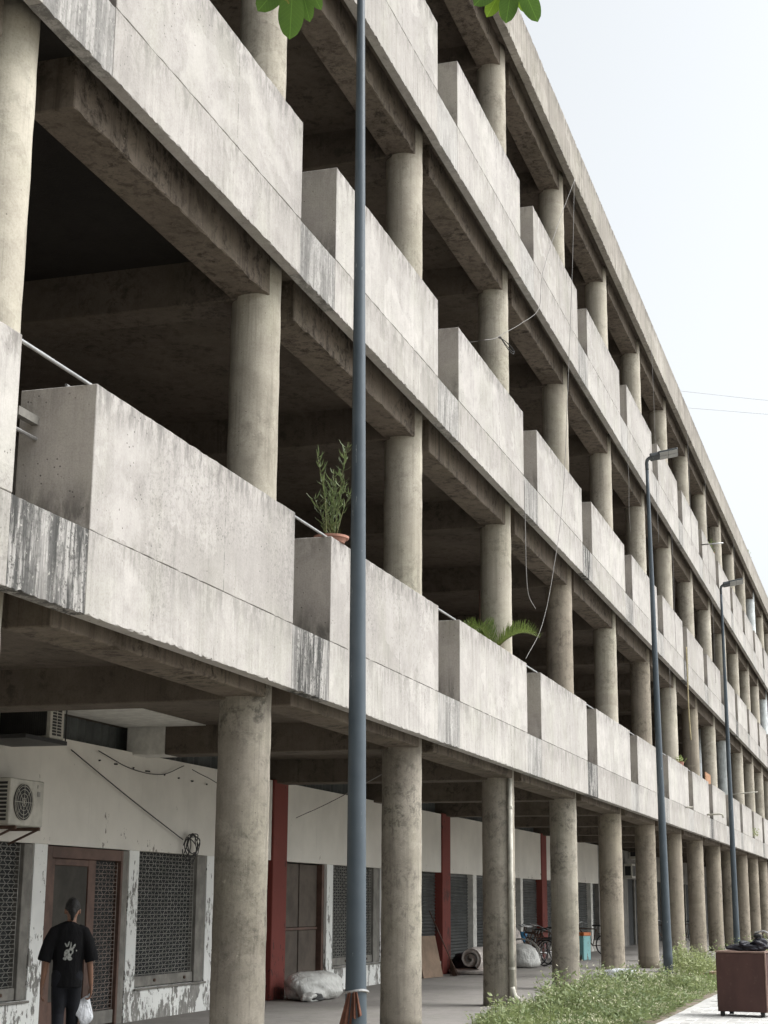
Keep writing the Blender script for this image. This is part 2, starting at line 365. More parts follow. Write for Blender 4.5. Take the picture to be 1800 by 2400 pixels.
def rough_block(L, D, H, nx=14, amp=.006, w=.012, seed=0, bot=2.2, tamp=1.):
    """block x 0..L, y 0..D, z -H..0 with slightly worn, uneven arrises"""
    bm = B(); box(bm, 0, L, 0, D, -H, 0)
    bevel(bm, w)
    ed = [e for e in bm.edges if abs(e.verts[0].co.x-e.verts[1].co.x) > L*.5]
    bmesh.ops.subdivide_edges(bm, edges=ed, cuts=nx, use_grid_fill=True)
    r = random.Random(seed)
    for v in bm.verts:
        if v.co.x < .03 or v.co.x > L-.03: continue
        if abs(v.co.y) < w*1.5 and (v.co.z < -H+w*1.5):
            v.co.z += r.random()**3*amp*bot; v.co.y += r.random()**3*amp*1.2
        elif abs(v.co.y) < w*1.5 and v.co.z > -w*1.5:
            v.co.z -= r.random()**3*amp*tamp; v.co.y += r.random()**3*amp*tamp
    return bm
def tube(bm, pts, rad, seg=8, round_ends=False, cap=True):
    P = [Vector(p) for p in pts]; n = len(P)
    rads = list(rad) if hasattr(rad, '__len__') else [rad]*n
    if round_ends:
        d0 = (P[0]-P[1]).normalized(); d1 = (P[-1]-P[-2]).normalized(); r0, r1 = rads[0], rads[-1]
        P = [P[0]+d0*(r0 if not hasattr(r0, '__len__') else min(r0))*k for k in (.92, .6)]+P+[P[-1]+d1*(r1 if not hasattr(r1, '__len__') else min(r1))*k for k in (.6, .92)]
        sc = lambda r, k: tuple(q*k for q in r) if hasattr(r, '__len__') else r*k
        rads = [sc(r0, .38), sc(r0, .8)]+rads+[sc(r1, .8), sc(r1, .38)]; n = len(P)
    T = [(P[min(i+1, n-1)]-P[max(i-1, 0)]).normalized() for i in range(n)]
    ref = Vector((0, 0, 1)) if abs(T[0].z) < .9 else Vector((1, 0, 0))
    u = (ref-T[0]*ref.dot(T[0])).normalized(); rings = []
    for i in range(n):
        u = (u-T[i]*u.dot(T[i])); u = u.normalized() if u.length > 1e-6 else T[i].orthogonal().normalized()
        v = T[i].cross(u); r = rads[i]; ra, rb = r if hasattr(r, '__len__') else (r, r)
        rings.append([bm.verts.new(P[i]+u*(ra*math.cos(2*math.pi*k/seg))+v*(rb*math.sin(2*math.pi*k/seg))) for k in range(seg)])
    for a, b in zip(rings, rings[1:]):
        for k in range(seg):
            bm.faces.new((a[k], a[(k+1) % seg], b[(k+1) % seg], b[k]))
    if cap:
        bm.faces.new(rings[0][::-1]); bm.faces.new(rings[-1])
    return bm
def lathe(bm, prof, seg=24, c=(0, 0)):
    rings = [[bm.verts.new((c[0]+r*math.cos(2*math.pi*k/seg), c[1]+r*math.sin(2*math.pi*k/seg), z)) for k in range(seg)] for r, z in prof]
    for a, b in zip(rings, rings[1:]):
        for k in range(seg): bm.faces.new((a[k], a[(k+1) % seg], b[(k+1) % seg], b[k]))
    bm.faces.new(rings[0][::-1]); bm.faces.new(rings[-1]); return bm
def curve_pts(P, n=10):
    """Catmull-Rom through P"""
    P = [Vector(p) for p in P]; Q = [P[0]*2-P[1]]+P+[P[-1]*2-P[-2]]; out = []
    for i in range(1, len(Q)-2):
        for k in range(n):
            t = k/n
            out.append(.5*((2*Q[i])+(Q[i+1]-Q[i-1])*t+(2*Q[i-1]-5*Q[i]+4*Q[i+1]-Q[i+2])*t*t+(3*Q[i]-Q[i-1]-3*Q[i+1]+Q[i+2])*t**3))
    return out+[P[-1]]

# ------------------------------------------------------------------ the setting: ground
bm = B(); box(bm, -600, 1500, -800, 700, -.35, -.05); tag(new('ground', bm, 'ground'), kind='structure')
bm = B(); box(bm, -30, 140, -.28, 12, -.3, 0); tag(new('arcade_floor', bm, 'floor'), kind='structure')
bm = B()
for i in range(34):
    x = -30+i*5.0
    vs_ = box(bm, x, x+4.988, -.44, -.286, -.3, .004)
bevel(bm, .012); tag(new('kerb', bm, 'kerb'), kind='structure')
def grid_sheet(x0, x1, y0, y1, nx, ny, zf):
    V = [(x0+(x1-x0)*i/nx, y0+(y1-y0)*j/ny, zf(x0+(x1-x0)*i/nx, y0+(y1-y0)*j/ny)) for j in range(ny+1) for i in range(nx+1)]
    F = [(j*(nx+1)+i, j*(nx+1)+i+1, (j+1)*(nx+1)+i+1, (j+1)*(nx+1)+i) for j in range(ny) for i in range(nx)]
    return V, F
o = new('verge', grid_sheet(-20, 120, -2.42, -.442, 350, 10, lambda x, y: -.022+.012*math.sin(x*3.1+y*5)+.008*math.sin(x*7.7-y*9)), 'verge', smooth=True); tag(o, kind='structure')
# pavers: running bond strips of small blocks
pv = bbox(0, .296, 0, .146, -.045, 0, w=.005); me = bpy.data.meshes.new('paver'); pv.to_mesh(me); pv.free(); me.materials.append(MT['paver'])
bm = B(); box(bm, -20, 120, -12, -2.43, -.3, -.040); pave = tag(new('pavement', bm, 'ground'), kind='structure')
spots = []
for j in range(22):
    for i in range(160):
        spots.append((8+i*.300+(j % 2)*.15, -2.585-j*.150))
def near(s): return math.hypot(s[0]-13.5, (s[1]+3.2)*2.2)
spots.sort(key=near); rest = B()
for k, (x, y) in enumerate(spots):
    dz = random.uniform(-.005, .004)
    if k < 300: link('paver', me, pave, (x, y, dz))
    else: box(rest, x, x+.294, y, y+.144, -.038, dz)
tag(new('paver_field', rest, 'paver', pave), kind='stuff')

# ------------------------------------------------------------------ the concrete building
S = 5.67; XC, YC, RC = 4.602, .549, .272; LB = 4.5; DB = .682
FT = {1: 4.444, 2: 8.965, 3: 13.469}; FB = {1: 3.774, 2: 8.323, 3: 12.694}; BT = {1: 5.637, 2: 10.14, 3: 14.612}
RT_, RB_ = 18.246, 17.235
BEAM = {1: 3.69, 2: 8.08, 3: 12.46, 4: 16.98}; CEIL = {1: 4.06, 2: 8.56, 3: 12.98, 4: 17.45}
I0, I1 = -4, 19
bld = thing('arcade_building', 'long four storey raw concrete arcade building with round columns and boxy parapets', 'building')
meshes = {}
for i in range(I0, I1):
    x = i*S
    for l in (1, 2, 3):
        # parapet box
        key = ('b', l, i % 6); H = BT[l]-FT[l]-.003
        if key not in meshes:
            bm = rough_block(LB, DB, H, 44, .008, .006, sum(key[1:])*7, 0); meb = bpy.data.meshes.new('parapet_box'); bm.to_mesh(meb); bm.free()
            meb.materials.append(MT['panel'] if (i+l) % 3 else MT['panel_b']); meb.materials.append(MT['panel_end'])
            for p in meb.polygons:
                if abs(p.normal.x) > .9: p.material_index = 1
            meshes[key] = meb
        link('parapet_box', meshes[key], bld, (x, 0, BT[l]))
        # fascia under the box and in the gap
        HF = FT[l]-FB[l]
        key = ('f', l, i % 5)
        if key not in meshes:
            bm = rough_block(LB-.004, .13, HF, 80, .012, .004, sum(key[1:])*5, 2.2, .12); mf = bpy.data.meshes.new('fascia'); bm.to_mesh(mf); bm.free(); mf.materials.append(MT['fascia']); meshes[key] = mf
        link('fascia', meshes[key], bld, (x, .004, FT[l]))
        key = ('g', l, i % 3)
        if key not in meshes:
            bm = rough_block(S-LB-.004, .13, HF, 22, .012, .004, sum(key[1:])*3, 2.2, .5); mf = bpy.data.meshes.new('fascia_gap'); bm.to_mesh(mf); bm.free(); mf.materials.append(None); meshes[key] = mf
        o = link('fascia_gap', meshes[key], bld, (x+LB, .007, FT[l])); o.material_slots[0].link = 'OBJECT'
        g = {(1, -1): 2, (1, 0): 2, (1, 1): 1, (1, 2): 1, (2, -1): 1, (2, 0): 1}.get((l, i))
        if g is None: g = (0, 1, 0, 0, 2, 0, 1, 1, 0)[(i*3+l*2) % 9] if l > 1 else (0, 1, 0, 2)[i % 4]
        o.material_slots[0].material = MT[('stained_low', 'stained_mid', 'stained')[g]]
    # roof fascia
    key = ('r', i % 4)
    if key not in meshes:
        bm = rough_block(S-.006, .16, RT_-RB_, 90, .018, .008, sum(key[1:])*11); mf = bpy.data.meshes.new('roof_fascia'); bm.to_mesh(mf); bm.free(); mf.materials.append(MT['roof_fascia']); meshes[key] = mf
    link('roof_fascia', meshes[key], bld, (x, 0, RT_))
    # columns, one per storey
    xc = x+XC+(.25 if i == -1 else 0)
    zs = {0: (0, CEIL[1]+.02), 1: (FT[1]-.2, CEIL[2]+.02), 2: (FT[2]-.2, CEIL[3]+.02), 3: (FT[3]-.2, CEIL[4]+.02)}
    for l, (z0, z1) in zs.items():
        key = ('c', l)
        if key not in meshes:
            h = z1-z0; prof = [(RC+.004, 0)]
            for k in range(1, 24):
                zz = h*k/24; prof.append((RC+.0025*math.sin(k*1.7)+.001*math.sin(k*4.1), zz))
            if l == 0: prof = [(r+.004*(1-min(1, z/1.9)) + (.004 if 2.28 < z < 2.4 else 0), z) for r, z in prof]
            prof.append((RC, h)); bm = B(); lathe(bm, prof, 40); mc = bpy.data.meshes.new('column'); bm.to_mesh(mc); bm.free()
            mc.polygons.foreach_set("use_smooth", [len(p.vertices) == 4 for p in mc.polygons]); mc.materials.append(None); meshes[key] = mc
        o = link('column', meshes[key], bld, (xc, YC, z0), (0, 0, random.uniform(0, 6)))
        o.material_slots[0].link = 'OBJECT'
        mat = 'column' if l else ('column_ground' if i < 4 else 'column_brown')
        if l == 1 and 3 <= i <= 8: mat = 'column_brown' if i % 2 else 'column'
        if (l, i) in ((1, 9), (3, 12), (2, 13)): mat = 'white_col'
        o.material_slots[0].material = MT[mat]
    # longitudinal beams between the columns, transverse beams, slabs
    for l in (1, 2, 3, 4):
        top = CEIL[l]+.02
        L = S-.72 if i != -1 else S-1.16
        key = ('lb', l, i % 4 if i != -1 else 9)
        if key not in meshes:
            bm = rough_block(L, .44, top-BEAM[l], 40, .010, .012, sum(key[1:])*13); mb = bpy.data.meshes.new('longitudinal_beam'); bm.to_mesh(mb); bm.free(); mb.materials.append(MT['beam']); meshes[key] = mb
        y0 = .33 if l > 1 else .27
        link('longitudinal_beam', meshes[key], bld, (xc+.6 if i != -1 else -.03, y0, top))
        bz = BEAM[l]-.03
        ysp = 4.0 if (l == 1 and i in (0, 1)) else None
        def tb(ya, yb, mat):
            bm = bbox(-.24, .24, 0, yb-ya, bz, CEIL[l]+.03, w=.012); return new('transverse_beam', bm, mat, bld, (xc, ya, 0))
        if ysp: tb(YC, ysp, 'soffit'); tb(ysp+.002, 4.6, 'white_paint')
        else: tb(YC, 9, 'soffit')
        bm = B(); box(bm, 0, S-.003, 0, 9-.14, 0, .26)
        black_soffit = (l == 2 and i in (0, -1, -2, -3))
        nm = new('floor_slab', bm, 'black_soffit' if black_soffit else 'soffit', bld, (x+XC-S, .14, CEIL[l]))
for l in (1, 2, 3):                 # inner walls of the upper floors
    bm = B(); box(bm, I0*S, I1*S, 6.6, 6.8, FT[l]-.1, CEIL[l+1]-.01); new('inner_wall', bm, 'shut_wall', bld)
bm = B(); box(bm, I0*S, I1*S, .17, 9, CEIL[4]+.27, CEIL[4]+.5); new('roof_slab', bm, 'soffit', bld)
bm = B(); box(bm, I0*S-.3, I0*S-.01, .2, 9, 0, RT_-.1); new('end_wall', bm, 'panel', bld)
bm = B(); box(bm, I1*S+.01, I1*S+.3, .2, 9, 0, RT_-.1); new('end_wall', bm, 'panel', bld)
bm = B(); box(bm, I0*S, I1*S, 8.99, 9.2, 0, RT_-.1); new('rear_light_block', bm, 'shut_wall', bld)  # unseen wall closing the back, added to block light
new('painted_ceiling', bbox(4.9, 9.98, 3.35, 4.6, CEIL[1]-.012, CEIL[1]-.002, w=.002), 'white_paint', bld)
# pipe rails across the first-floor gaps
bm = B(); tube(bm, [(0, 0, 0), (S-LB+.16, 0, 0)], .015, 10); mr = bpy.data.meshes.new('rail'); bm.to_mesh(mr); bm.free(); mr.materials.append(MT['rail'])
bm = B(); tube(bm, [(0, 0, 0), (S-LB, 0, 0)], .016, 8); mr2 = bpy.data.meshes.new('rail'); bm.to_mesh(mr2); bm.free(); mr2.materials.append(MT['rail'])
for i in range(-2, 7):
    link('rail', mr, bld, (i*S+LB-.08, .09, BT[1]+.012)); link('rail', mr2, bld, (i*S+LB, .52, BT[1]-.42))
bm = B(); box(bm, -.32, -.004, .50, .56, 5.33, 5.40); new('rail_bracket', bm, 'grey_reveal', bld)
# rectangular spout and drain stubs
def spout(name, pts, r, mat): new(name, tube(B(), pts, r, 8), mat, bld, smooth=True)
spout('drain_spout', [(43.35, .02, 4.50), (43.35, -.42, 4.52), (43.35, -.50, 4.50), (43.35, -.53, 4.40)], .03, 'pvc')
spout('drain_spout', [(37.6, .02, 4.42), (37.6, -.2, 4.42)], .022, 'pvc')
spout('drain_spout', [(52.2, .02, 5.72), (52.2, -1.0, 5.80)], .025, 'pvc')
spout('drain_spout', [(45.2, .02, 14.0), (45.2, -.75, 14.02)], .025, 'rail')

new('hanging_rod', tube(B(), [(21.4, 2.2, 8.56), (21.4, 2.2, 7.35)], .018, 6), 'rust', bld)

# ------------------------------------------------------------------ shop fronts below the arcade
WY = 4.5
def wall_boxes(parent, mat, rects, y0=WY, y1=WY+.16, name='wall'):
    bm = B()
    for r in rects: box(bm, r[0], r[1], y0, y1, r[2], r[3])
    return new(name, bm, mat, parent)
def hexgrille(x0, x1, z0, z1, y, cw=.112, ch=.056, r=.0055):
    bm = B(); nx = max(2, round((x1-x0)/cw)); cw = (x1-x0)/nx; nz = max(2, round((z1-z0)/ch)); ch = (z1-z0)/nz
    for i in range(nx+1):
        P = []
        for k in range(2*nz+1):
            s = 1 if (k//2+i) % 2 else -1
            P.append((x0+i*cw+(0 if i in (0, nx) else s*cw*.2), y, z0+k*ch*.5))
        tube(bm, P, r, 4)
    for k in range(nz): tube(bm, [(x0, y+.006, z0+(k+.25)*ch), (x1, y+.006, z0+(k+.25)*ch)], r*.8, 4)
    return bm
def window(parent, x0, x1, z0, z1, reveal, gm='grille'):
    wdw = new('window', bbox(x0, x1, WY+.14, WY+.15, z0, z1, w=.002), 'dark', parent)
    gx1 = x1-reveal
    g = new('grille', hexgrille(x0+.03, gx1-.02, z0+.16, z1-.01, WY+.07), gm, wdw); tag(g, kind='stuff')
    new('bottom_rail', bbox(x0+.01, gx1, WY+.045, WY+.095, z0+.012, z0+.155, w=.006), 'grey_reveal', wdw)
    bm = B()
    for fx in (.35, .85):
        tube(bm, [(x0+(gx1-x0)*fx, WY+.046, z0+.085), (x0+(gx1-x0)*fx, WY+.02, z0+.085)], .022, 10)
    new('lock_knob', bm, 'rust', wdw)
    new('reveal', bbox(gx1+.002, x1-.002, WY+.02, WY+.135, z0+.004, z1-.004, w=.006), 'grey_reveal', wdw)
    new('sill', bbox(x0-.02, x1+.02, WY-.035, WY-.003, z0-.03, z0-.002, w=.006), 'grey_reveal', wdw)
    return wdw
def shutter(parent, x0, x1, z0, z1, pitch_=.075):
    bm = B(); n = int((z1-z0)/pitch_)
    for k in range(n):
        za = z0+k*pitch_
        V = [bm.verts.new(p) for p in ((x0, WY+.16, za), (x1, WY+.16, za), (x1, WY+.13, za+pitch_*.45), (x0, WY+.13, za+pitch_*.45), (x1, WY+.16, za+pitch_*.96), (x0, WY+.16, za+pitch_*.96))]
        bm.faces.new((V[0], V[1], V[2], V[3])); bm.faces.new((V[3], V[2], V[4], V[5]))
    box(bm, x0, x1, WY+.162, WY+.18, z0, z1)
    return tag(new('rolling_shutter', bm, 'shutter', parent), kind='stuff')
def pillar(parent, x0, x1):
    bm = bbox(x0, x1, WY-.03, WY+.45, 0, 3.72, w=.012); return new('pillar', bm, 'red', parent)

sf = thing('shop_front', 'peeling white shop front with brown door between two grilled windows, nearest the left edge', 'shop front', (0, 0, 0))
wall_boxes(sf, 'white_wall', [(-14, 4.9, 0, 2.33), (4.9, 7.41, 0, .44), (7.41, 7.74, 0, 2.33), (10.09, 10.40, 0, 2.33), (10.40, 12.82, 0, .44), (12.82, 14.4, 0, 2.33)])
wall_boxes(sf, 'white_lintel', [(-14, 15.56, 2.332, 3.70)], name='lintel_wall')
window(sf, 4.9, 7.41, .44, 2.33, .22); window(sf, 10.40, 12.82, .44, 2.33, .33)
door = new('door', bbox(7.745, 10.085, WY+.10, WY+.14, .01, 2.325, w=.003), 'dark', sf)
bm = B()
for a in ((7.745, 7.88, 0, 2.32), (9.84, 9.90, 0, 2.32)): box(bm, a[0], a[1], WY+.0, WY+.098, a[2], a[3])
box(bm, 7.882, 9.838, WY+.002, WY+.098, 2.17, 2.318)
bevel(bm, .006); new('frame', bm, 'brown', door)
bm = B(); box(bm, 7.885, 8.01, WY+.03, WY+.09, .02, 2.165); box(bm, 8.94, 9.15, WY+.03, WY+.09, .02, 2.165); box(bm, 8.012, 8.938, WY+.034, WY+.088, 2.08, 2.163); box(bm, 8.012, 8.938, WY+.034, WY+.088, .02, .38)
bevel(bm, .005); new('leaf_frame', bm, 'brown', door)
new('leaf_panel', bbox(8.014, 8.936, WY+.05, WY+.07, .382, 2.078, w=.002), 'dark_mesh', door)
tag(new('grille', hexgrille(9.17, 9.82, .20, 2.15, WY+.05), 'grille_rust', door), kind='stuff')
new('bottom_rail', bbox(9.155, 9.835, WY+.03, WY+.085, .02, .195, w=.005), 'grey_reveal', door)
new('jamb', bbox(9.905, 10.083, WY+.01, WY+.099, 0, 2.32, w=.006), 'grey_reveal', door)
new('dark_door', bbox(14.402, 15.55, WY+.3, WY+.34, 0, 2.33, w=.004), 'red', sf)
pillar(sf, 15.60, 16.28)
bm = B()
for k in range(9): tube(bm, [(9.0+k*.52+random.uniform(-.1, .1), WY+.01, 3.50-.01*k), (9.0+k*.52, WY-.03, 3.50-.01*k)], .012, 6)
new('wall_hook', bm, 'black', sf)
sf2 = thing('shop_front', 'cream shop front with brown boarded double door beside a red pillar', 'shop front')
wall_boxes(sf2, 'white_lintel', [(16.29, 26.68, 2.332, 3.70)], name='lintel_wall')
wall_boxes(sf2, 'white_wall', [(18.51, 18.86, 0, 2.33), (18.86, 21.90, 0, .44), (21.90, 23.6, 0, 2.33)])
window(sf2, 18.86, 21.90, .44, 2.33, .42)
d2 = new('double_door', bbox(16.30, 18.50, WY+.19, WY+.21, 0, 2.325, w=.003), 'dark', sf2)
for k, (a, b) in enumerate(((16.31, 17.36), (17.42, 18.36))):
    for z0, z1 in ((.02, 1.13), (1.19, 2.31)): new('door_panel', bbox(a, b, WY+.15, WY+.185, z0, z1, w=.006), 'brown_panel', d2)
new('cross_bar', bbox(16.31, 18.37, WY+.13, WY+.186, 1.135, 1.185, w=.006), 'brown', d2)
new('frame', bbox(18.38, 18.50, WY+.05, WY+.188, 0, 2.32, w=.006), 'brown', d2)
shutter(sf2, 23.61, 26.66, .3, 2.33); pillar(sf2, 26.72, 27.44)
wall_boxes(sf2, 'kerb', [(23.61, 26.66, 0, .298)], name='step')
sf3 = thing('shop_front', 'cream lintel shop front with dark rolling shutters between the second and third red pillars', 'shop front')
wall_boxes(sf3, 'white_lintel', [(27.45, 38.16, 2.332, 3.70)], name='lintel_wall')
for a, b in ((27.45, 29.76), (30.13, 35.30), (35.60, 38.14)): shutter(sf3, a+.01, b-.01, .32, 2.33); wall_boxes(sf3, 'kerb', [(a, b, 0, .318)], name='step')
for a, b in ((29.76, 30.13), (35.30, 35.60)): new('mullion', bbox(a+.002, b-.002, WY, WY+.2, 0, 2.33, w=.006), 'white_paint', sf3)
pillar(sf3, 38.18, 38.9)
sf4 = thing('shop_front', 'cream lintel shop front with dark shutters behind the teal bin', 'shop front')
wall_boxes(sf4, 'white_lintel', [(38.91, 48.2, 2.332, 3.70)], name='lintel_wall')
for a, b in ((38.91, 46.6), (46.98, 48.2)): shutter(sf4, a+.01, b-.01, .36, 2.33); wall_boxes(sf4, 'kerb', [(a, b, 0, .358)], name='step')
new('mullion', bbox(46.602, 46.978, WY, WY+.2, 0, 2.33, w=.006), 'white_paint', sf4)
sf5 = thing('shop_front', 'dim far row of shop fronts with dark openings past the last cream lintel', 'shop front')
wall_boxes(sf5, 'shut_wall', [(48.21, 108, 2.6, 3.7), ]+[(a, a+1.1, 0, 2.598) for a in np.arange(48.21, 107, 5.67)], name='wall')
for a in np.arange(49.31, 106, 5.67):
    d = new('door', bbox(a+.01, a+4.55, WY+.12, WY+.16, 0, 2.595, w=.004), 'dark', sf5)
    new('door_post', bbox(a+2.0, a+2.25, WY+.04, WY+.118, 0, 2.59, w=.006), 'grey_reveal', d)
# corrugated infill above the shop wall
bm = B(); n = 900; X0, X1 = -14, 48.2
for k in range(n):
    xa, xb = X0+(X1-X0)*k/n, X0+(X1-X0)*(k+1)/n; ya, yb = WY+.26+.02*math.sin(k*1.9), WY+.26+.02*math.sin((k+1)*1.9)
    bm.faces.new([bm.verts.new(p) for p in ((xa, ya, 3.6), (xb, yb, 3.6), (xb, yb, 4.058), (xa, ya, 4.058))])
new('corrugated_sheet', bm, 'corrug', bld)

# ------------------------------------------------------------------ air conditioners
ac = thing('window_air_conditioner', 'boxy window air conditioner on a black iron shelf above the white shop wall', 'air conditioner', (6.23, 3.72, 3.50))
new('casing', bbox(0, .335, 0, .70, .02, .41, w=.008), 'ac', ac)
bm = B(); box(bm, -.012, -.002, .05, .68, .05, .385)
pg = new('condenser_mesh', bm, 'black', ac)
bm = B()
for k in range(22): box(bm, -.016, -.0125, .06+k*.028, .063+k*.028, .05, .385)
new('fin', bm, 'dark_mesh', ac)
bm = B()
for c in range(2):
    for k in range(9): box(bm, .05+c*.12, .14+c*.12, -.006, -.001, .06+k*.036, .084+k*.036)
new('louver', bm, 'black', ac)
bm = B(); box(bm, -.6, .40, -.02, .74, -.035, .015); bevel(bm, .004); new('shelf', bm, 'black', ac)
bm = B(); tube(bm, [(.385, .0, .0), (.385, 0, .45)], .008, 6); tube(bm, [(.385, .7, 0), (.385, .70, .45)], .008, 6); tube(bm, [(.385, .0, .45), (.385, .70, .45)], .006, 6); new('bracket_rod', bm, 'black', ac)
ac2 = thing('split_air_conditioner', 'old split air conditioner outdoor unit with round fan grille on the left wall', 'air conditioner', (6.05, 4.10, 2.50))
new('casing', bbox(0, .80, 0, .28, 0, .55, w=.012), 'ac', ac2)
bm = B(); lathe(bm, [(.215, 0), (.215, .012)], 36); bmesh.ops.rotate(bm, verts=bm.verts, cent=(0, 0, 0), matrix=Matrix.Rotation(R(90), 3, 'X'))
new('fan_opening', bm, 'black', ac2, (.30, -.001, .275))
bm = B()
for r in (.05, .10, .15, .19, .215): tube(bm, [(r*math.cos(a), 0, r*math.sin(a)) for a in np.linspace(0, 2*math.pi, 33)], .004, 4)
for k in range(8): a = k*math.pi/4; tube(bm, [(0, 0, 0), (.215*math.cos(a), 0, .215*math.sin(a))], .004, 4)
tag(new('fan_grille', bm, 'ac', ac2, (.30, -.020, .275)), kind='stuff')
bm = B()
for k in range(10): box(bm, -.006, -.001, .04, .24, .05+k*.047, .08+k*.047)
new('louver', bm, 'black', ac2)
bm = B(); box(bm, .63, .70, -.006, -.002, .36, .42); box(bm, .63, .645, -.006, -.002, .46, .50); new('badge', bm, 'grille', ac2)
bm = B()
for x in (.12, .68):
    box(bm, x, x+.04, -.02, .398, -.045, -.004); tube(bm, [(x+.02, 0, -.03), (x+.02, .395, -.20)], .015, 6)
new('wall_bracket', bm, 'rust', ac2)
def far_ac(x, z, lab):
    t = thing('far_air_conditioner', lab, 'air conditioner', (x, 4.14, z))
    new('casing', bbox(0, .82, 0, .34, 0, .56, w=.012), 'ac', t)
    bm = B()
    for k in range(3): box(bm, .08+k*.25, .26+k*.25, -.008, -.002, .08, .48)
    box(bm, -.008, -.002, .05, .28, .1, .46)
    new('louver', bm, 'black', t); return t
far_ac(53.9, 2.62, 'pale outdoor air conditioner on the far arcade wall, lower of two beside the sixth column')
far_ac(55.4, 4.02-.62, 'small pale outdoor air conditioner high on the far arcade wall, upper of two')

# ------------------------------------------------------------------ lamp posts
def lamp_post(base, top, H, label, head=True):
    t = thing('street_lamp', label, 'street lamp', base, group='blue grey street lamps along the arcade')
    dx, dy = top
    prof = [(.112, 0), (.112, .5), (.104, .9), (.042, H)]
    n = 24; pts = []; rad = []
    for k in range(n+1):
        z = H*k/n; pts.append((dx*z/H, dy*z/H, z))
        rad.append(float(np.interp(z, [p[1] for p in prof], [p[0] for p in prof])))
    new('pole', tube(B(), pts, rad, 28), 'pole', t, smooth=True)
    bm = B()
    for z, r in ((.46, .118), (.80, .112)): tube(bm, [(dx*z/H, dy*z/H, z-.014), (dx*z/H, dy*z/H, z+.014)], r, 28)
    new('collar', bm, 'pole', t)
    new('base_plate', bbox(-.2, .2, -.2, .2, -.01, .025, w=.006), 'lampdark', t)
    bm = B(); tube(bm, curve_pts([(dx, dy, H-.05), (dx, dy, H+.16), (dx+.01, dy-.05, H+.25), (dx+.02, dy-.16, H+.28)], 6), .045, 12)
    new('arm', bm, 'lampdark', t, smooth=True)
    hd = B(); box(hd, -.15, .15, -.80, -.30, 0, .055); bevel(hd, .015)
    rot = (R(-12), R(26), R(6))
    h = new('lamp_head', hd, 'lampdark', t, (dx+.02, dy, H+.25), rot=rot)
    gb = B(); box(gb, -.11, .11, -.34, -.08, -.035, .075); bevel(gb, .03, 2); new('gear_box', gb, 'lampdark', h)
    lb = B()
    for a, b in ((-.135, -.008), (.008, .135)):
        for c, d in ((-.785, -.56), (-.55, -.33)): box(lb, a, b, c, d, -.012, -.001)
    new('lens', lb, 'led', h); return t
lamp_post((4.965, -.58, -.03), (-.10, .04), 12.6, 'tall blue grey lamp post in front of the nearest column, brown cloth tied round it')
lamp_post((28.267, -.579, -.03), (-.03, .105), 12.35, 'blue grey lamp post rising from the weeds beside the fifth column')
lamp_post((45.6, -.58, -.03), (0, .02), 12.35, 'farthest blue grey lamp post, behind the brown cabinet')
# cloth tied to the first post
t = thing('tied_cloth', 'brown cloth rag tied to the nearest lamp post near the ground', 'cloth', (4.965, -.58, .78))
bm = B(); tube(bm, [(.118*math.cos(a), .118*math.sin(a), .012*math.sin(2*a)) for a in np.linspace(0, 2*math.pi, 25)], .014, 6); new('tie_cord', bm, 'rail', t)
def ragmesh(w0, w1, h, ph, skew):
    nx, nz = 14, 14; V = []; F = []
    for side in (0, 1):
        for j in range(nz+1):
            for i in range(nx+1):
                s = i/nx; q = j/nz; ww = w0+(w1-w0)*q; a = (s-.5)*ww
                dep = .02*math.sin(s*11+ph)*(.4+q)+.006*side
                V.append((a+skew*q, dep, -q*h*(1-.22*abs(s-.35)) ))
    N = (nx+1)*(nz+1)
    for side in (0, 1):
        for j in range(nz):
            for i in range(nx):
                a = side*N+j*(nx+1)+i; f = (a, a+1, a+nx+2, a+nx+1); F.append(f if side else f[::-1])
    return V, F
yv = -(math.pi/2-yaw)+math.pi/2-R(90)   # rag hangs on the camera side
for (lx, ly, w0, w1, h, ph, sk) in ((-.12, .02, .05, .14, .42, 0, -.06), (-.125, -.03, .04, .10, .26, 2, .02)):
    o = new('rag', ragmesh(w0, w1, h, ph, sk), 'cloth', t, (lx, ly, .0), smooth=True, rot=(0, 0, R(-72)))

# drainpipe on the third ground column
dp = thing('drainpipe', 'white plastic drainpipe strapped to the third ground floor column', 'drainpipe', (2*S+XC-.20, YC-.25, 0))
new('pipe', tube(B(), [(0, 0, .0), (0, 0, 3.68)], .042, 14), 'pvc', dp, smooth=True)
new('elbow', tube(B(), curve_pts([(0, 0, .30), (-.02, -.05, .16), (-.05, -.14, .10)], 5), .048, 12), 'pvc', dp, smooth=True)
bm = B()
for z in (.6, 1.9, 3.2): tube(bm, [(0, 0, z-.02), (0, 0, z+.02)], .052, 14)
new('clip', bm, 'pvc', dp)

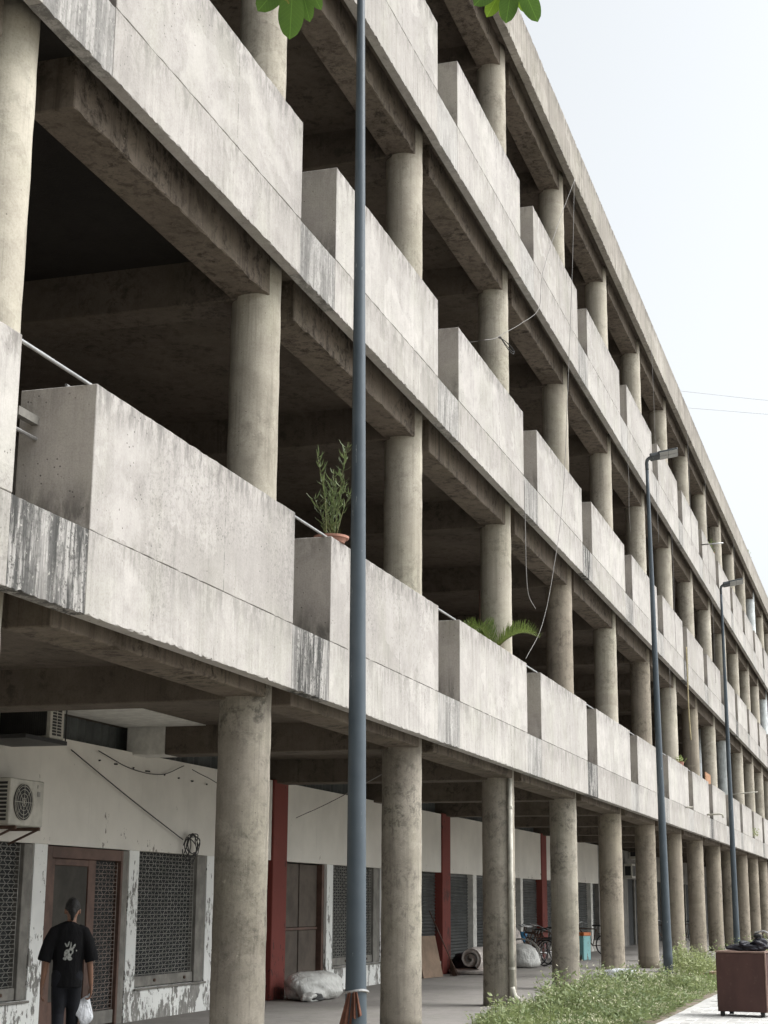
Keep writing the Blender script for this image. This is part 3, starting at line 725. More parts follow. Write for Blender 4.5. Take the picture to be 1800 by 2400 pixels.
# ------------------------------------------------------------------ cables
def cable(name, pts, r, mat, label, cat='cable', n=8, seg=5):
    o = new(name, tube(B(), curve_pts(pts, n), r, seg), mat, smooth=True); return tag(o, label, cat)
LOOP = [(21.3, -0.05, 17.11), (19.25, -0.07, 15.23), (17.43, -0.08, 13.39), (17.01, -0.08, 12.52), (16.05, 0.05, 11.89), (15.34, 0.2, 11.47), (14.71, 0.23, 11.15), (14.14, 0.26, 10.93), (14.25, 0.42, 10.96), (14.24, 0.6, 10.95)]
CURL = [(15.06, 0.22, 11.3), (15.4, 0.2, 11.25), (15.55, 0.15, 11.18), (15.69, 0.12, 11.19), (15.64, 0.14, 11.27), (15.4, 0.2, 11.33), (14.93, 0.22, 11.24)]
cable('hanging_cable', [(21.24, -.05, 17.09), (20.72, -.07, 15.07), (20.2, -.06, 12.97), (19.17, -.06, 9.51), (17.94, -.06, 7.57), (16.89, -.05, 6.43), (15.77, .0, 5.70)], .0055, 'cable_pale', 'long pale cable hanging from roof edge down to the third parapet')
cable('looped_cable', LOOP, .0055, 'cable_pale', 'pale cable slung from roof edge to a second storey column, looped there')
t = thing('wire_tangle', 'small loop of loose wire hanging on a second storey column', 'cable', CURL[0])
for k in range(2): new('wire_loop', tube(B(), curve_pts([(a[0]-CURL[0][0], a[1]-CURL[0][1]-.01*k, (a[2]-CURL[0][2])*(1-.25*k)) for a in CURL], 6), .007, 5), 'cable', t, smooth=True)
cable('dangling_cable', [(15.78, -.02, 8.86), (15.76, -.03, 7.9), (15.74, -.04, 7.2), (15.85, -.05, 6.82), (16.36, -.06, 6.67)], .008, 'cable_pale', 'short pale cable dangling below second fascia, end curled outward')
cable('yellow_rope', [(38.9, -.05, 9.4), (38.9, -.05, 8.42), (38.92, -.05, 7.36), (39.2, -.05, 6.55)], .022, 'rope', 'yellow rope hanging beside a first storey column', 'rope')
for k, (x, z0, z1) in enumerate(((27.9, 12.6, 10.6), (33.2, 17.2, 11.5), (34.6, 8.3, 7.0), (41.6, 17.2, 13.2), (46.8, 17.2, 12.9), (47.6, 12.6, 9.4), (36.3, 12.6, 8.9), (57.8, 17.2, 14.0))):
    cable('drop_wire', [(x, -.04, z0), (x+.05, -.05, (z0*2+z1)/3), (x-.06, -.05, (z0+2*z1)/3), (x+.04, -.05, z1)], .0055, 'cable_pale',
          ['thin drop wire under the third fascia near the middle lamp post', 'thin wire dropping from roof edge left of the middle lamp head', 'short drop wire below second fascia right of middle lamp post', 'thin wire from roof edge right of the middle lamp head',
           'thin wire from roof edge above the farthest lamp head', 'thin wire below third fascia beside the farthest lamp post', 'thin wire hanging down between the two farther lamp posts', 'thin wire from roof edge at far right'][k])
cable('wall_wire', [(8.07, 4.42, 3.56), (9.9, 4.44, 3.04), (11.74, 4.44, 2.54)], .009, 'cable', 'thin black wire slanting across white wall to a wire coil', n=4)
cable('festoon_wire', [(8.9, 4.45, 3.62), (9.9, 4.45, 3.46), (10.9, 4.45, 3.45), (11.7, 4.45, 3.64)], .007, 'cable', 'sagging thin wire along the top of the white wall')
cable('crossing_wire', [(11.9, 4.40, 3.60), (12.6, 4.1, 3.3), (13.6, 3.9, 2.5)], .006, 'cable', 'faint wire dropping beside the nearest ground column', n=4)
cable('slack_wire', [(16.5, 4.40, 3.1), (14.0, 2.8, 3.25), (10.4, .3, 3.65)], .007, 'cable_pale', 'thin wire slung from the cream lintel to the second column top', n=6)
t = thing('wire_coil', 'tangled black wire coil hanging over the grilled window', 'cable', (11.95, 4.40, 2.46))
for k in range(6):
    a0 = random.uniform(0, 6); ra, rb = random.uniform(.09, .17), random.uniform(.12, .2); tl = random.uniform(-.5, .5); ox, oz = random.uniform(-.12, .12), random.uniform(-.08, .1)
    new('wire_turn', tube(B(), [(ox+ra*math.cos(a)*1.6+tl*.2*math.sin(a), .02*math.sin(3*a+k), oz+rb*math.sin(a)) for a in np.linspace(a0, a0+6.0, 26)], .008, 5), 'cable', t, smooth=True)
cable('overhead_wire', [(100, 30, 42.6), (100, 5.98, 37.3), (100, -6, 35.4), (100, -40, 32.5)], .013, 'wire_far', 'upper of two thin overhead wires crossing the pale sky', 'wire', 6)
cable('overhead_wire', [(100, 30, 40.5), (100, 5.42, 36.0), (100, -6, 34.5), (100, -40, 32)], .013, 'wire_far', 'lower of two thin overhead wires crossing the pale sky', 'wire', 6)

# ------------------------------------------------------------------ plants
def leaf_mesh(L, W, n=7, fold=.18, droop=.25, tip=.75):
    """obovate leaf along +X with a folded midrib"""
    V = []; F = []
    for i in range(n+1):
        s = i/n; wd = W*.5*(math.sin(math.pi*min(1, s**tip*.93+.03))**.75) if s < 1 else .0015
        z = -droop*L*s*s
        V += [(L*s, -wd, z+fold*wd), (L*s, 0, z), (L*s, wd, z+fold*wd)]
    for i in range(n):
        a = 3*i; F += [(a, a+1, a+4, a+3), (a+1, a+2, a+5, a+4)]
    return V, F
def add_leaves(name, mats, parent, items, L, W, **kw):
    """items: (pos, dir, roll, scale) -> one joined mesh of leaves"""
    V0, F0 = leaf_mesh(L, W, **kw); V0 = np.array(V0); VV = []; FF = []; base = 0
    for p, d, ro, s in items:
        d = Vector(d).normalized(); side = d.cross(Vector((0, 0, 1))); side = side.normalized() if side.length > 1e-3 else Vector((1, 0, 0)); upv = side.cross(d)
        c, sn = math.cos(ro), math.sin(ro); y = side*c+upv*sn; z = d.cross(y)*-1
        z = y.cross(d)*-1
        A = np.array([d, y, d.cross(y)]); VV.append(V0*s@A+np.array(p)); FF += [tuple(b+base for b in f) for f in F0]; base += len(V0)
    return new(name, (np.concatenate(VV).tolist(), FF), mats, parent, smooth=True)
# potted oleander-like plant on the second parapet
pp = thing('potted_plant', 'tall potted plant with narrow leaves on the second parapet behind lamp post', 'potted plant', (6.03, .13, BT[1]))
bm = B(); lathe(bm, [(.15, .0), (.17, .045), (.20, .05), (.205, .075), (.185, .077), (.17, .06)], 28); new('pot', bm, 'terracotta', pp, smooth=False)
items = []; bm = B()
for k in range(9):
    a = random.uniform(0, 6.28); rr = random.uniform(.0, .09); hgt = random.choice([.4, .5, .65, .75, .85, .95]); lean = random.uniform(.05, .24)
    if k == 0: hgt, a, lean = 1.12, -1.2, .14
    if k == 1: hgt, a, lean = .98, 2.0, .16
    P = curve_pts([(rr*math.cos(a), rr*math.sin(a), .05), (rr*math.cos(a)+lean*.5*math.cos(a), rr*math.sin(a)+lean*.5*math.sin(a), .1+hgt*.5), (rr*math.cos(a)+lean*1.1*math.cos(a), rr*math.sin(a)+lean*1.1*math.sin(a), .1+hgt)], 8)
    tube(bm, P, np.linspace(.007, .003, len(P)), 5)
    for j in range(int(hgt*46)):
        q = (random.random()**.65); idx = min(len(P)-1, int(q*(len(P)-1))); b = random.uniform(0, 6.28)
        items.append((P[idx], (math.cos(b), math.sin(b), random.uniform(-.2, .9)), random.uniform(-.5, .5), random.uniform(.6, 1.15)))
new('stem', bm, 'stem', pp)
tag(add_leaves('foliage', 'pot_leaf', pp, items, .115, .019, droop=.7, n=4), kind='stuff')
# palm behind the third parapet
pl = thing('potted_palm', 'small palm with arching fronds above the third parapet', 'potted palm', (15.5, .48, BT[1]))
bm = B(); lathe(bm, [(.12, 0), (.16, .2), (.165, .22), (.14, .22)], 20); new('pot', bm, 'terracotta', pl)
for k, (az, ln, el) in enumerate(((-100, .80, .62), (-60, .85, .75), (95, .85, .62), (130, .8, .75), (170, .85, .66))):
    a = R(az); P = []
    for j in range(13):
        s = j/12; P.append(Vector((math.cos(a)*ln*s*(.75+.2*s), math.sin(a)*ln*s*(.75+.2*s), .18+ln*el*s*(1.15-.75*s*s))))
    fr = new('frond', tube(B(), P, np.linspace(.008, .003, 13), 5), 'stem', pl)
    it = []
    for j in range(2, 38):
        s = j/38; x = s*12; i0 = min(11, int(x)); p = P[i0].lerp(P[i0+1], x-i0); tdir = (P[i0+1]-P[i0]).normalized(); sd = tdir.cross(Vector((0, 0, 1))).normalized()
        for sg in (-1, 1): it.append((p, tdir*.55+sd*sg*.8+Vector((0, 0, .25)), random.uniform(-.3, .3), (.55+.75*math.sin(math.pi*min(1, s+.08)))))
    tag(add_leaves('leaflet', 'palm', fr, it, .22, .016, droop=.45, n=4), kind='stuff')
# small plants further along
def small_plant(loc, lab, h=.4, n=70, mat='pot_leaf', pot=True):
    t = thing('small_plant', lab, 'plant', loc)
    if pot: bm = B(); lathe(bm, [(.09, 0), (.13, .17), (.14, .2), (.12, .2)], 16); new('pot', bm, 'terracotta', t)
    it = [((random.gauss(0, .10), random.gauss(0, .08), random.uniform(.15, h)), (random.gauss(0, 1), random.gauss(0, 1), random.uniform(-.1, .9)), random.uniform(-1, 1), random.uniform(.6, 1.2)) for _ in range(n)]
    tag(add_leaves('foliage', mat, t, it, .13, .035, n=3), kind='stuff'); return t
small_plant((38.6, .25, BT[1]), 'small yellowing potted plant on a far first storey parapet', .32, 50, 'grass')
small_plant((50.4, .2, BT[3]), 'spiky yellow green plant on top parapet behind farthest lamp head', .7, 40, 'grass')
small_plant((64.5, .3, RT_-.2), 'weed growing from the far roof edge', .5, 60, 'weed', False)
small_plant((69, .3, RT_-.2), 'bushy weed on the far roof edge at the frame', .8, 160, 'weed', False)
small_plant((61.5, -.06, FT[1]-.1), 'weed growing out of the far first fascia', .5, 60, 'weed', False)

def weeds(name, n_leaf, n_grass, region, hfun, label, flower_flecks=0.15):
    P = rng.random
    t = thing(name, label, 'weeds', (0, 0, 0)); x0, x1, y0, y1 = region
    items = []; fl = []; ns = n_leaf; st = B()
    cnt = 0
    while cnt < ns:
        x, y = random.uniform(x0, x1), random.uniform(y0, y1); h = hfun(x, y)
        if h < .05: cnt += .2; continue
        cnt += 1; h *= random.choice((.6, .75, .9, 1., 1.1, 1.35)) if h > .12 else 1.; lx, ly = random.gauss(0, .12*h*2), random.gauss(0, .12*h*2)
        nl = int(9+26*h)
        for j in range(nl):
            s = .12+.88*random.random(); b = random.uniform(0, 6.28)
            items.append(((x+lx*s+.05*math.cos(b), y+ly*s+.05*math.sin(b), h*s-.02), (math.cos(b), math.sin(b), random.uniform(-.4, .8)), random.uniform(-.9, .9), random.uniform(.45, 1.15)))
        if random.random() < .25: tube(st, [(x, y, -.03), (x+lx*.5, y+ly*.5, h*.5), (x+lx, y+ly, h)], .0035, 3, cap=False)
        if random.random() < flower_flecks:
            for j in range(random.randint(2, 6)):
                b = random.uniform(0, 6.28); fl.append(((x+lx+.07*math.cos(b), y+ly+.07*math.sin(b), h*random.uniform(.85, 1.12)), (math.cos(b), math.sin(b), random.uniform(0, .7)), random.uniform(-1, 1), random.uniform(.6, 1.2)))
    tag(add_leaves('weed_foliage', 'weed', t, items, .082, .040, n=2, droop=.2), kind='stuff')
    tag(new('weed_stems', st, 'stem', t), kind='stuff')
    if fl: tag(add_leaves('seed_heads_and_glints', 'flower', t, fl, .04, .020, n=2), kind='stuff')
    gi = []
    cnt = 0
    while cnt < n_grass:
        x, y = random.uniform(x0, x1), random.uniform(y0, y1); h = hfun(x, y)
        cnt += 1
        if h < .03: continue
        b = random.uniform(0, 6.28); gi.append(((x, y, -.03), (.35*math.cos(b), .35*math.sin(b), 1), random.uniform(-1, 1), random.uniform(.5, 1.1)*(.35+.9*h)))
    if gi: tag(add_leaves('grass_blades', 'grass', t, gi, .55, .012, n=3, droop=.18, tip=.4), kind='stuff')
    return t
def hf(x, y):
    n = .5+.5*math.sin(x*1.3+1)*math.sin(y*2.1+x*.4)
    e = min(1, max(0, (x-10.9)/2.4))*min(1, max(0, (y+2.40)/.55))*min(1, max(0, (.02-y)/.25)); e *= min(1, max(.0, (24.6-x)/2.0))
    c2 = max(0, math.sin(x*2.3+y*1.7)*math.sin(x*.9-y*3.1+2)); return e*(.09+.16*n+(.34 if y > -1.5 else .2)*c2)
weeds('weed_patch', 2400, 3000, (10.9, 25.5, -2.42, -.05), hf, 'dense patch of pale green flowering, pale-flecked weeds at the foot of the columns', .35)
def hf2(x, y):
    return max(0, 1-((x-31.0)/1.9)**2-((y+.72)/.62)**2)**.5*(.55+.2*math.sin(x*5))
weeds('weed_clump', 260, 500, (29.6, 32.6, -1.5, -.1), hf2, 'tall weed clump behind the broken bricks near middle lamp post', .4)
def hf3(x, y): return .16+.06*math.sin(x*2)
weeds('grass_strip', 25, 1500, (22.5, 27.0, -2.35, -1.15), hf3, 'low bright grass strip beside the brown cabinet', .02)
def hf4(x, y): return (.20+.35*max(0, math.sin(x*6+y*3)))*min(1, max(0, (x-9.3)/1.5))
weeds('sparse_weeds', 45, 260, (9.5, 12.6, -1.2, -.46), hf4, 'sparse thin weeds on the verge before the third column', .1)
def hf5(x, y): return .3+.2*math.sin(x)
weeds('far_weeds', 260, 700, (33.5, 62, -2.2, -.5), hf5, 'far low weeds along the verge behind cabinet', .2)

# branch of a tree above the camera, only its hanging leaves reach into view
tr = thing('overhanging_tree', 'dark green broad leaves of a tree hanging in at the top edge', 'tree', (-9.6, -8.6, -.05))
def W2L(p): return (p[0]+9.6, p[1]+8.6, p[2]+.05)
trunk = [W2L(p) for p in ((-9.6, -8.6, -.1), (-9.5, -8.55, 1.6), (-9.2, -8.3, 3.2), (-8.7, -7.4, 4.3))]
new('trunk', tube(B(), curve_pts(trunk, 6), np.linspace(.17, .09, 19), 14), 'bark', tr, smooth=True)
br = [W2L(p) for p in ((-8.7, -7.4, 4.3), (-8.1, -6.2, 4.45), (-7.6, -5.2, 4.15), (-7.62, -4.56, 3.90))]
br2 = [W2L(p) for p in ((-7.85, -5.75, 4.35), (-7.6, -5.3, 4.1), (-7.50, -5.06, 3.86))]
b1 = new('branch', tube(B(), curve_pts(br, 6), np.linspace(.07, .012, 19), 8), 'bark', tr, smooth=True)
b2 = new('branch', tube(B(), curve_pts(br2, 6), np.linspace(.03, .010, 13), 8), 'bark', tr, smooth=True)
LV, LF = leaf_mesh(1, .44, 14, .10, .10, 1.55)
lm = bpy.data.meshes.new('leaf'); lm.from_pydata(LV, [], LF); lm.polygons.foreach_set("use_smooth", [True]*len(lm.polygons)); lm.materials.append(None)
def leaf(base, tip, ln_w, mat, face=None):
    b = Vector(W2L(base)); d = Vector(W2L(tip))-b; L = d.length; d.normalize()
    to = (Vector((-10.861, -5.806, 1.651))-Vector(base)).normalized() if face is None else Vector(face).normalized()
    z = (to-d*to.dot(d)).normalized(); y = z.cross(d)
    mt = Matrix((d*L, y*ln_w/.44, z*L)).transposed().to_4x4(); mt.translation = b
    o = bpy.data.objects.new('leaf', lm); col.objects.link(o); o.parent = tr; o.matrix_local = mt
    o.material_slots[0].link = 'OBJECT'; o.material_slots[0].material = MT[mat]
CAMP = Vector((-10.861, -5.806, 1.651))
def ray(u, v, dist):
    d = fw+rx*((u-900)/3745.4)-ux*((v-1200)/3745.4); return CAMP+d.normalized()*dist
for (u0, v0, u1, v1, wd, mat, dist) in ((688, -70, 679, 91, .062, 'leaf', 4.0), (690, -75, 605, 25, .058, 'leaf', 4.06), (695, -75, 726, 50, .040, 'leaf', 4.05), (690, -80, 655, 12, .036, 'leaf_young', 4.1), (700, -80, 752, 22, .034, 'leaf', 4.1),
                                       (700, -90, 560, -20, .05, 'leaf', 4.1), (700, -90, 800, -30, .05, 'leaf', 4.1),
                                       (1205, -70, 1186, 53, .046, 'leaf', 4.0), (1208, -70, 1260, 50, .046, 'leaf', 4.02), (1200, -70, 1141, 39, .040, 'leaf_young', 4.05), (1195, -75, 1112, 12, .05, 'leaf', 4.0), (1206, -75, 1177, 44, .034, 'leaf_young', 4.08), (1208, -75, 1229, 28, .032, 'leaf_young', 4.08)):
    leaf(ray(u0, v0, dist+.02), ray(u1, v1, dist), wd, mat)
for k in range(70):      # the rest of the spray, above the frame
    q = random.random(); P = Vector(br[1]).lerp(Vector(br[3]), q)-Vector((9.6, 8.6, .05))*0
    base = P-Vector(W2L((0, 0, 0))); base.z = max(base.z, 4.10); a = random.uniform(0, 6.28)
    tip = base+Vector((math.cos(a)*.2, math.sin(a)*.2, random.uniform(.0, .16)))
    leaf(base, tip, .07, 'leaf', (math.cos(a)*.3, .1, 1))

# ------------------------------------------------------------------ things on the arcade floor
def lump(sx, sy, sz, seed, flat=.35, amp=.10, sub=4, pinch=None):
    bm = B(); bmesh.ops.create_icosphere(bm, subdivisions=sub, radius=1)
    r = random.Random(seed); W = [(Vector((r.gauss(0, 1), r.gauss(0, 1), r.gauss(0, 1))), r.uniform(0, 6.28)) for _ in range(9)]; f0 = r.uniform(0, 6)
    for v in bm.verts:
        p = v.co.copy(); e = 2.8
        k = (abs(p.x)**e+abs(p.y)**e+abs(p.z)**e)**(-1/e); p *= k
        d = sum(math.sin(w.dot(v.co)*3.0+f)/(1+i*.4) for i, (w, f) in enumerate(W))*amp*.33
        d += amp*.10*math.sin(13*v.co.x+5*v.co.z+f0)*math.cos(9*v.co.y-4*v.co.z)+amp*.06*math.sin(27*v.co.y+19*v.co.x)
        p *= 1+d
        q = Vector((p.x*sx, p.y*sy, p.z*sz))
        if q.z < -sz*.72: q.z = -sz*.72+(q.z+sz*.72)*.15
        v.co = q
    zmin = min(v.co.z for v in bm.verts)
    for v in bm.verts: v.co.z -= zmin
    return bm
t = thing('white_sack', 'stuffed white woven sack lying by the brown boarded door', 'sack', (16.25, 3.95, .002), R(-14))
new('sack_body', lump(.60, .36, .25, 3, amp=.22, sub=5), 'sack', t, smooth=True)
new('tied_corner', lump(.16, .12, .08, 9, amp=.4, sub=3), 'sack', t, (-.56, -.32, 0), smooth=True)
new('dark_opening', lump(.20, .10, .07, 4, amp=.4, sub=3), 'black', t, (-.42, -.35, .0), smooth=True)
# rolled mattress
t = thing('rolled_mattress', 'rolled up grey cotton mattress beside the second red pillar', 'mattress', (27.3, 3.72, .002), R(72))
prof = []
for k in range(64):
    a = k/63*2*math.pi*1.45; r = .05+.0235*a; prof.append((r*math.cos(a+1.2), r*math.sin(a+1.2)))
xm, zm = prof[-1]
bm = B(); nw = 12
th = .072; rings = []
for j in range(nw+1):
    y = -.45+.9*j/nw; row = []
    for k, (px, pz) in enumerate(prof):
        d = math.hypot(px, pz) or 1; tx, tz = px/d, pz/d; ww = 1+.06*math.sin(j*1.3+k*.2); e = .75 if j in (0, nw) else 1
        row.append((bm.verts.new((px*ww+tx*th*e, y, pz*ww*.88+tz*th*e)), bm.verts.new((px*ww-tx*th*e*.8, y, pz*ww*.88-tz*th*e*.8))))
    rings.append(row)
for j in range(nw):
    for k in range(63):
        a, b, c, d = rings[j][k], rings[j][k+1], rings[j+1][k+1], rings[j+1][k]
        bm.faces.new((a[0], b[0], c[0], d[0])); bm.faces.new((a[1], d[1], c[1], b[1]))
for j, s in ((0, 0), (nw, 1)):
    for k in range(63):
        a, b = rings[j][k], rings[j][k+1]; f = (a[0], a[1], b[1], b[0]); bm.faces.new(f if s else f[::-1])
new('roll', bm, 'mattress', t, (0, 0, .36), smooth=True)
new('folded_layer', lump(.62, .50, .075, 12, amp=.12), 'mattress', t, (.12, .05, 0), smooth=True)
new('dark_blanket', lump(.35, .30, .26, 14, amp=.25), 'bagblack', t, (.50, -.25, 0), smooth=True)
o = new('bundle', lump(.32, .30, .26, 21, amp=.3), 'brown', smooth=True, loc=(29.5, 4.05, .002)); tag(o, 'small dark reddish bundle behind the rolled mattress', 'bundle')
t = thing('striped_sack', 'pale striped bundle between the drainpipe column and leaning bicycles', 'sack', (31.75, 3.72, .002), R(20))
new('sack_body', lump(.62, .45, .34, 31, amp=.2), 'sack', t, smooth=True)
bm = B()
for k in (-.25, .1): tube(bm, [(k+.12*math.cos(a)*.1, .46*math.cos(a), .36+.36*math.sin(a)) for a in np.linspace(-.2, 3.3, 14)], .02, 6)
new('stripe', bm, 'grey_reveal', t)
t = thing('upper_bundle', 'pale cloth bundle behind the drainpipe column', 'bundle', (32.6, 4.2, .002)); new('cloth', lump(.35, .3, .55, 41, amp=.25), 'mattress', t, smooth=True)
# plywood sheet leaning on the red pillar wall
o = new('plywood_board', bbox(-1.05, 0, 0, .022, 0, .92, w=.003), 'ply', loc=(25.62, 4.16, .003), rot=(R(-13), R(0), R(-9))); tag(o, 'brown plywood board leaning against the shutter beside second red pillar', 'board')
t = thing('broom', 'long handled broom leaning on the second red pillar', 'broom', (25.95, 4.02, .0), R(-10))
new('handle', tube(B(), [(0, 0, .25), (-.42, .40, 1.45)], .014, 8), 'brown', t, smooth=True)
bm = B()
for k in range(60):
    a = random.gauss(0, .10); b = random.gauss(0, .035); tube(bm, [(-.05+random.gauss(0, .008), .04, .38), (a*1.0+.06, b, .005)], .004, 3)
tag(new('bristle', bm, 'rust', t), kind='stuff')
# teal tin with orange top
t = thing('teal_bin', 'teal painted tin box with orange rim between third and fourth columns', 'bin', (38.0, 3.3, .0), R(-15))
new('body', bbox(-.24, .24, -.22, .22, 0, .70, w=.015), 'teal', t); new('rim', bbox(-.25, .25, -.23, .23, .702, .80, w=.012), 'orange', t)
# low white block by the fifth column
o = new('white_plastic_sack', lump(.20, .40, .14, 51, amp=.25), 'bagwhite', smooth=True, loc=(25.85, .18, -.01), rot=(0, 0, R(-10))); tag(o, 'crumpled white plastic sack at the foot of the fourth column', 'sack')

# bicycles
def bicycle(loc, rz, lean, label, extra=None):
    t = thing('bicycle', label, 'bicycle', loc, rz, 'bicycles parked in the arcade'); t.rotation_euler = (R(lean), 0, rz)
    for x in (-.52, .52):
        bm = B(); tube(bm, [(.33*math.cos(a), 0, .33*math.sin(a)) for a in np.linspace(0, 2*math.pi, 33)], .018, 6, cap=False)
        wh = new('wheel', bm, 'black', t, (x, 0, .348), smooth=True)
        bm = B(); tube(bm, [(.305*math.cos(a), 0, .305*math.sin(a)) for a in np.linspace(0, 2*math.pi, 33)], .008, 5, cap=False)
        for k in range(18): a = k*math.pi/9; tube(bm, [(0, .02*(-1)**k, 0), (.30*math.cos(a), 0, .30*math.sin(a))], .0022, 3)
        tube(bm, [(0, -.05, 0), (0, .05, 0)], .022, 8); new('rim', bm, 'rail', wh)
    bm = B(); hd, st, bb, rr, ff = (.36, 0, .86), (-.20, 0, .84), (-.08, 0, .32), (-.52, 0, .348), (.52, 0, .348)
    for a, b, r in ((hd, st, .016), (hd, bb, .018), (st, bb, .016), (bb, rr, .012), (st, rr, .011), (hd, ff, .015)): tube(bm, [a, b], r, 8)
    tube(bm, [(.36, 0, .86), (.34, 0, 1.02)], .014, 8); new('frame', bm, 'rust', t)
    new('handlebar', tube(B(), curve_pts([(.16, -.27, .98), (.32, -.24, 1.04), (.34, 0, 1.03), (.32, .24, 1.04), (.16, .27, .98)], 5), .012, 8), 'rail', t, smooth=True)
    new('saddle', tube(B(), [(-.38, 0, .95), (-.25, 0, .96), (-.10, 0, .95)], [(.03, .09), (.03, .07), (.02, .02)], 10, True), 'black', t, smooth=True)
    bm = B(); tube(bm, [(-.20, 0, .84), (-.24, 0, .94)], .012, 6); tube(bm, [(-.08, -.11, .2), (-.08, -.11, .22), (-.08, .11, .42), (-.08, .11, .44)], .01, 6); new('crank', bm, 'rail', t)
    bm = B(); box(bm, -.78, -.30, -.06, .06, .71, .725); tube(bm, [(-.72, 0, .71), (-.52, 0, .36)], .006, 5); new('carrier', bm, 'black', t)
    if extra: extra(t)
def bluebag(t):
    new('blue_bag', tube(B(), [(.40, -.05, .55), (.40, -.05, .72), (.40, -.05, .88)], [(.02, .03), (.06, .09), (.07, .14)], 8), 'blue', t, smooth=True)
bicycle((33.0, 3.75, 0), R(58), 9, 'dark bicycle with a blue bag leaning beside the pale striped bundle', bluebag)
bicycle((34.0, 3.85, 0), R(66), 7, 'middle dark bicycle of the leaning row, right of the one with blue bag')
bicycle((33.45, 3.95, 0), R(50), 12, 'rusty bicycle squeezed between the blue bag bicycle and its neighbour')
bicycle((35.6, 3.95, 0), R(75), 6, 'dark bicycle below the third red pillar, partly behind the fourth column')
bicycle((41.9, 3.7, 0), R(84), -4, 'bicycle parked behind the fifth column, only its wheel showing')
bicycle((52.6, 2.9, 0), R(60), 5, 'far bicycle in the dim arcade behind the weed clump')
bicycle((57.2, 2.6, 0), R(70), 5, 'farthest bicycle deep in the dim arcade')
# white inner column and orange board on the first storey, far bays
o = new('board', bbox(0, 1.6, 0, .03, 0, .42, w=.004), 'orangeboard', loc=(8*S-.1, .2, BT[1])); tag(o, 'orange board standing on a far first storey parapet', 'board')
wc = thing('white_pipe_column', 'tall whitewashed pipe behind a far first storey column', 'pipe', (53.6, 1.35, FT[1]-.1)); new('shaft', tube(B(), [(0, 0, 0), (0, 0, CEIL[2]-FT[1]+.12)], .2, 24), 'white_col', wc, smooth=True)
o = new('wooden_prop', bbox(-.9, 0, 0, .09, 0, .05, w=.004), 'brown_panel', loc=(21.9, .1, BT[1]+.02), rot=(0, R(8), R(-12))); tag(o, 'short plank lying on the fourth parapet edge', 'plank')

# broken bricks
for k in range(16):
    x, y = random.uniform(29.6, 31.4), 0; y = -1.28+.4*(random.random()-.5); s = random.uniform(.55, 1.1)
    bm = B(); box(bm, -.11*s, .11*s, -.06*s, .06*s, 0, .07*s); bevel(bm, .008)
    for v in bm.verts: v.co += Vector((random.gauss(0, .008), random.gauss(0, .008), random.gauss(0, .004)))
    o = new('broken_brick', bm, 'brickred' if k % 3 else 'rubble', loc=(x, y, -.02+.0*k), rot=(random.uniform(-.2, .2), random.uniform(-.2, .2), random.uniform(0, 3)))
    tag(o, 'broken brick in the small heap by the tall weed clump', 'brick', 'broken bricks heaped by the weed clump')

# ------------------------------------------------------------------ brown cabinet, bag on it
ca = thing('wooden_cabinet', 'brown painted plywood cabinet standing on the pale pavers', 'cabinet', (14.75, -3.44, .004), R(-9))
cd = R(0)
new('carcass', bbox(-.02, .62, -.40, .335, .07, .925, w=.006), 'cabinet', ca)
new('top', bbox(-.035, .635, -.415, .345, .927, .952, w=.004), 'cabinet_edge', ca)
new('front_edge', bbox(-.024, .0, -.424, -.402, .07, .925, w=.003), 'cabinet_edge', ca)
for x in (.02, .55):
    for y in (-.36, .25): new('leg', bbox(x, x+.06, y, y+.06, 0, .068, w=.004), 'black', ca)
bm = B(); box(bm, .01, .60, .337, .345, .14, .90); new('back_panel', bm, 'cabinet', ca)
new('handle', tube(B(), [(.28, -.402, .60), (.28, -.44, .60), (.28, -.44, .72), (.28, -.402, .72)], .01, 8), 'black', ca)
bg_ = thing('black_bag', 'crumpled black cloth bag lying on the brown cabinet', 'bag', (14.98, -3.60, .957), R(-9))
new('bag_body', lump(.17, .24, .055, 61, amp=.55), 'bagblack', bg_, smooth=True)
new('bag_fold', lump(.12, .11, .085, 64, amp=.5), 'bagblack', bg_, (.02, -.15, .02), smooth=True)
new('bag_fold', lump(.09, .07, .045, 66, amp=.6), 'bagblack', bg_, (-.05, .05, .05), smooth=True)
new('bag_fold', lump(.05, .13, .03, 69, amp=.6), 'bagblack', bg_, (-.10, .16, .01), smooth=True)
bg2 = thing('cycle_pump', 'small metal and black tool standing on the black bag', 'tool', (15.0, -3.73, 1.04), R(-9))
new('post', tube(B(), [(0, .0, 0), (.0, .02, .10), (0, 0, .14)], [.014, .018, .014], 10), 'rail', bg2, smooth=True)
new('head', lump(.05, .065, .035, 71, amp=.25, sub=3), 'black', bg2, (0, .0, .11), smooth=True)
new('lever', tube(B(), curve_pts([(0, .05, .185), (0, -.03, .20), (0, -.09, .215), (0, -.155, .185)], 5), [.014]*10+[.009]*6, 8), 'rail', bg2, smooth=True)

# steel frame seen through the first gap
t = thing('steel_frame', 'thin steel gate frame in the dark behind the first parapet gap', 'gate', (2.2, 1.5, FT[1]-.14))
for k in range(4): new('bar', tube(B(), [(k*.32, k*.02, 0), (k*.32, k*.02, 2.15-.0*k)], .016, 6), 'rail', t)
new('top_bar', tube(B(), [(-.02, 0, 2.15), (1.0, .06, 2.15)], .016, 6), 'rail', t)

# ------------------------------------------------------------------ person
pr_ = thing('person', 'person in black t-shirt with pale back print walking away, carrying white bag', 'person', (4.50, 2.40, 0), R(-58))
def remesh(o, vox, it=4):
    a = o.modifiers.new('r', 'REMESH'); a.mode = 'VOXEL'; a.voxel_size = vox; a.use_smooth_shade = True
    s = o.modifiers.new('s', 'SMOOTH'); s.iterations = it; s.factor = .5
pr_.scale = (.87, .95, 1)
bm = B()
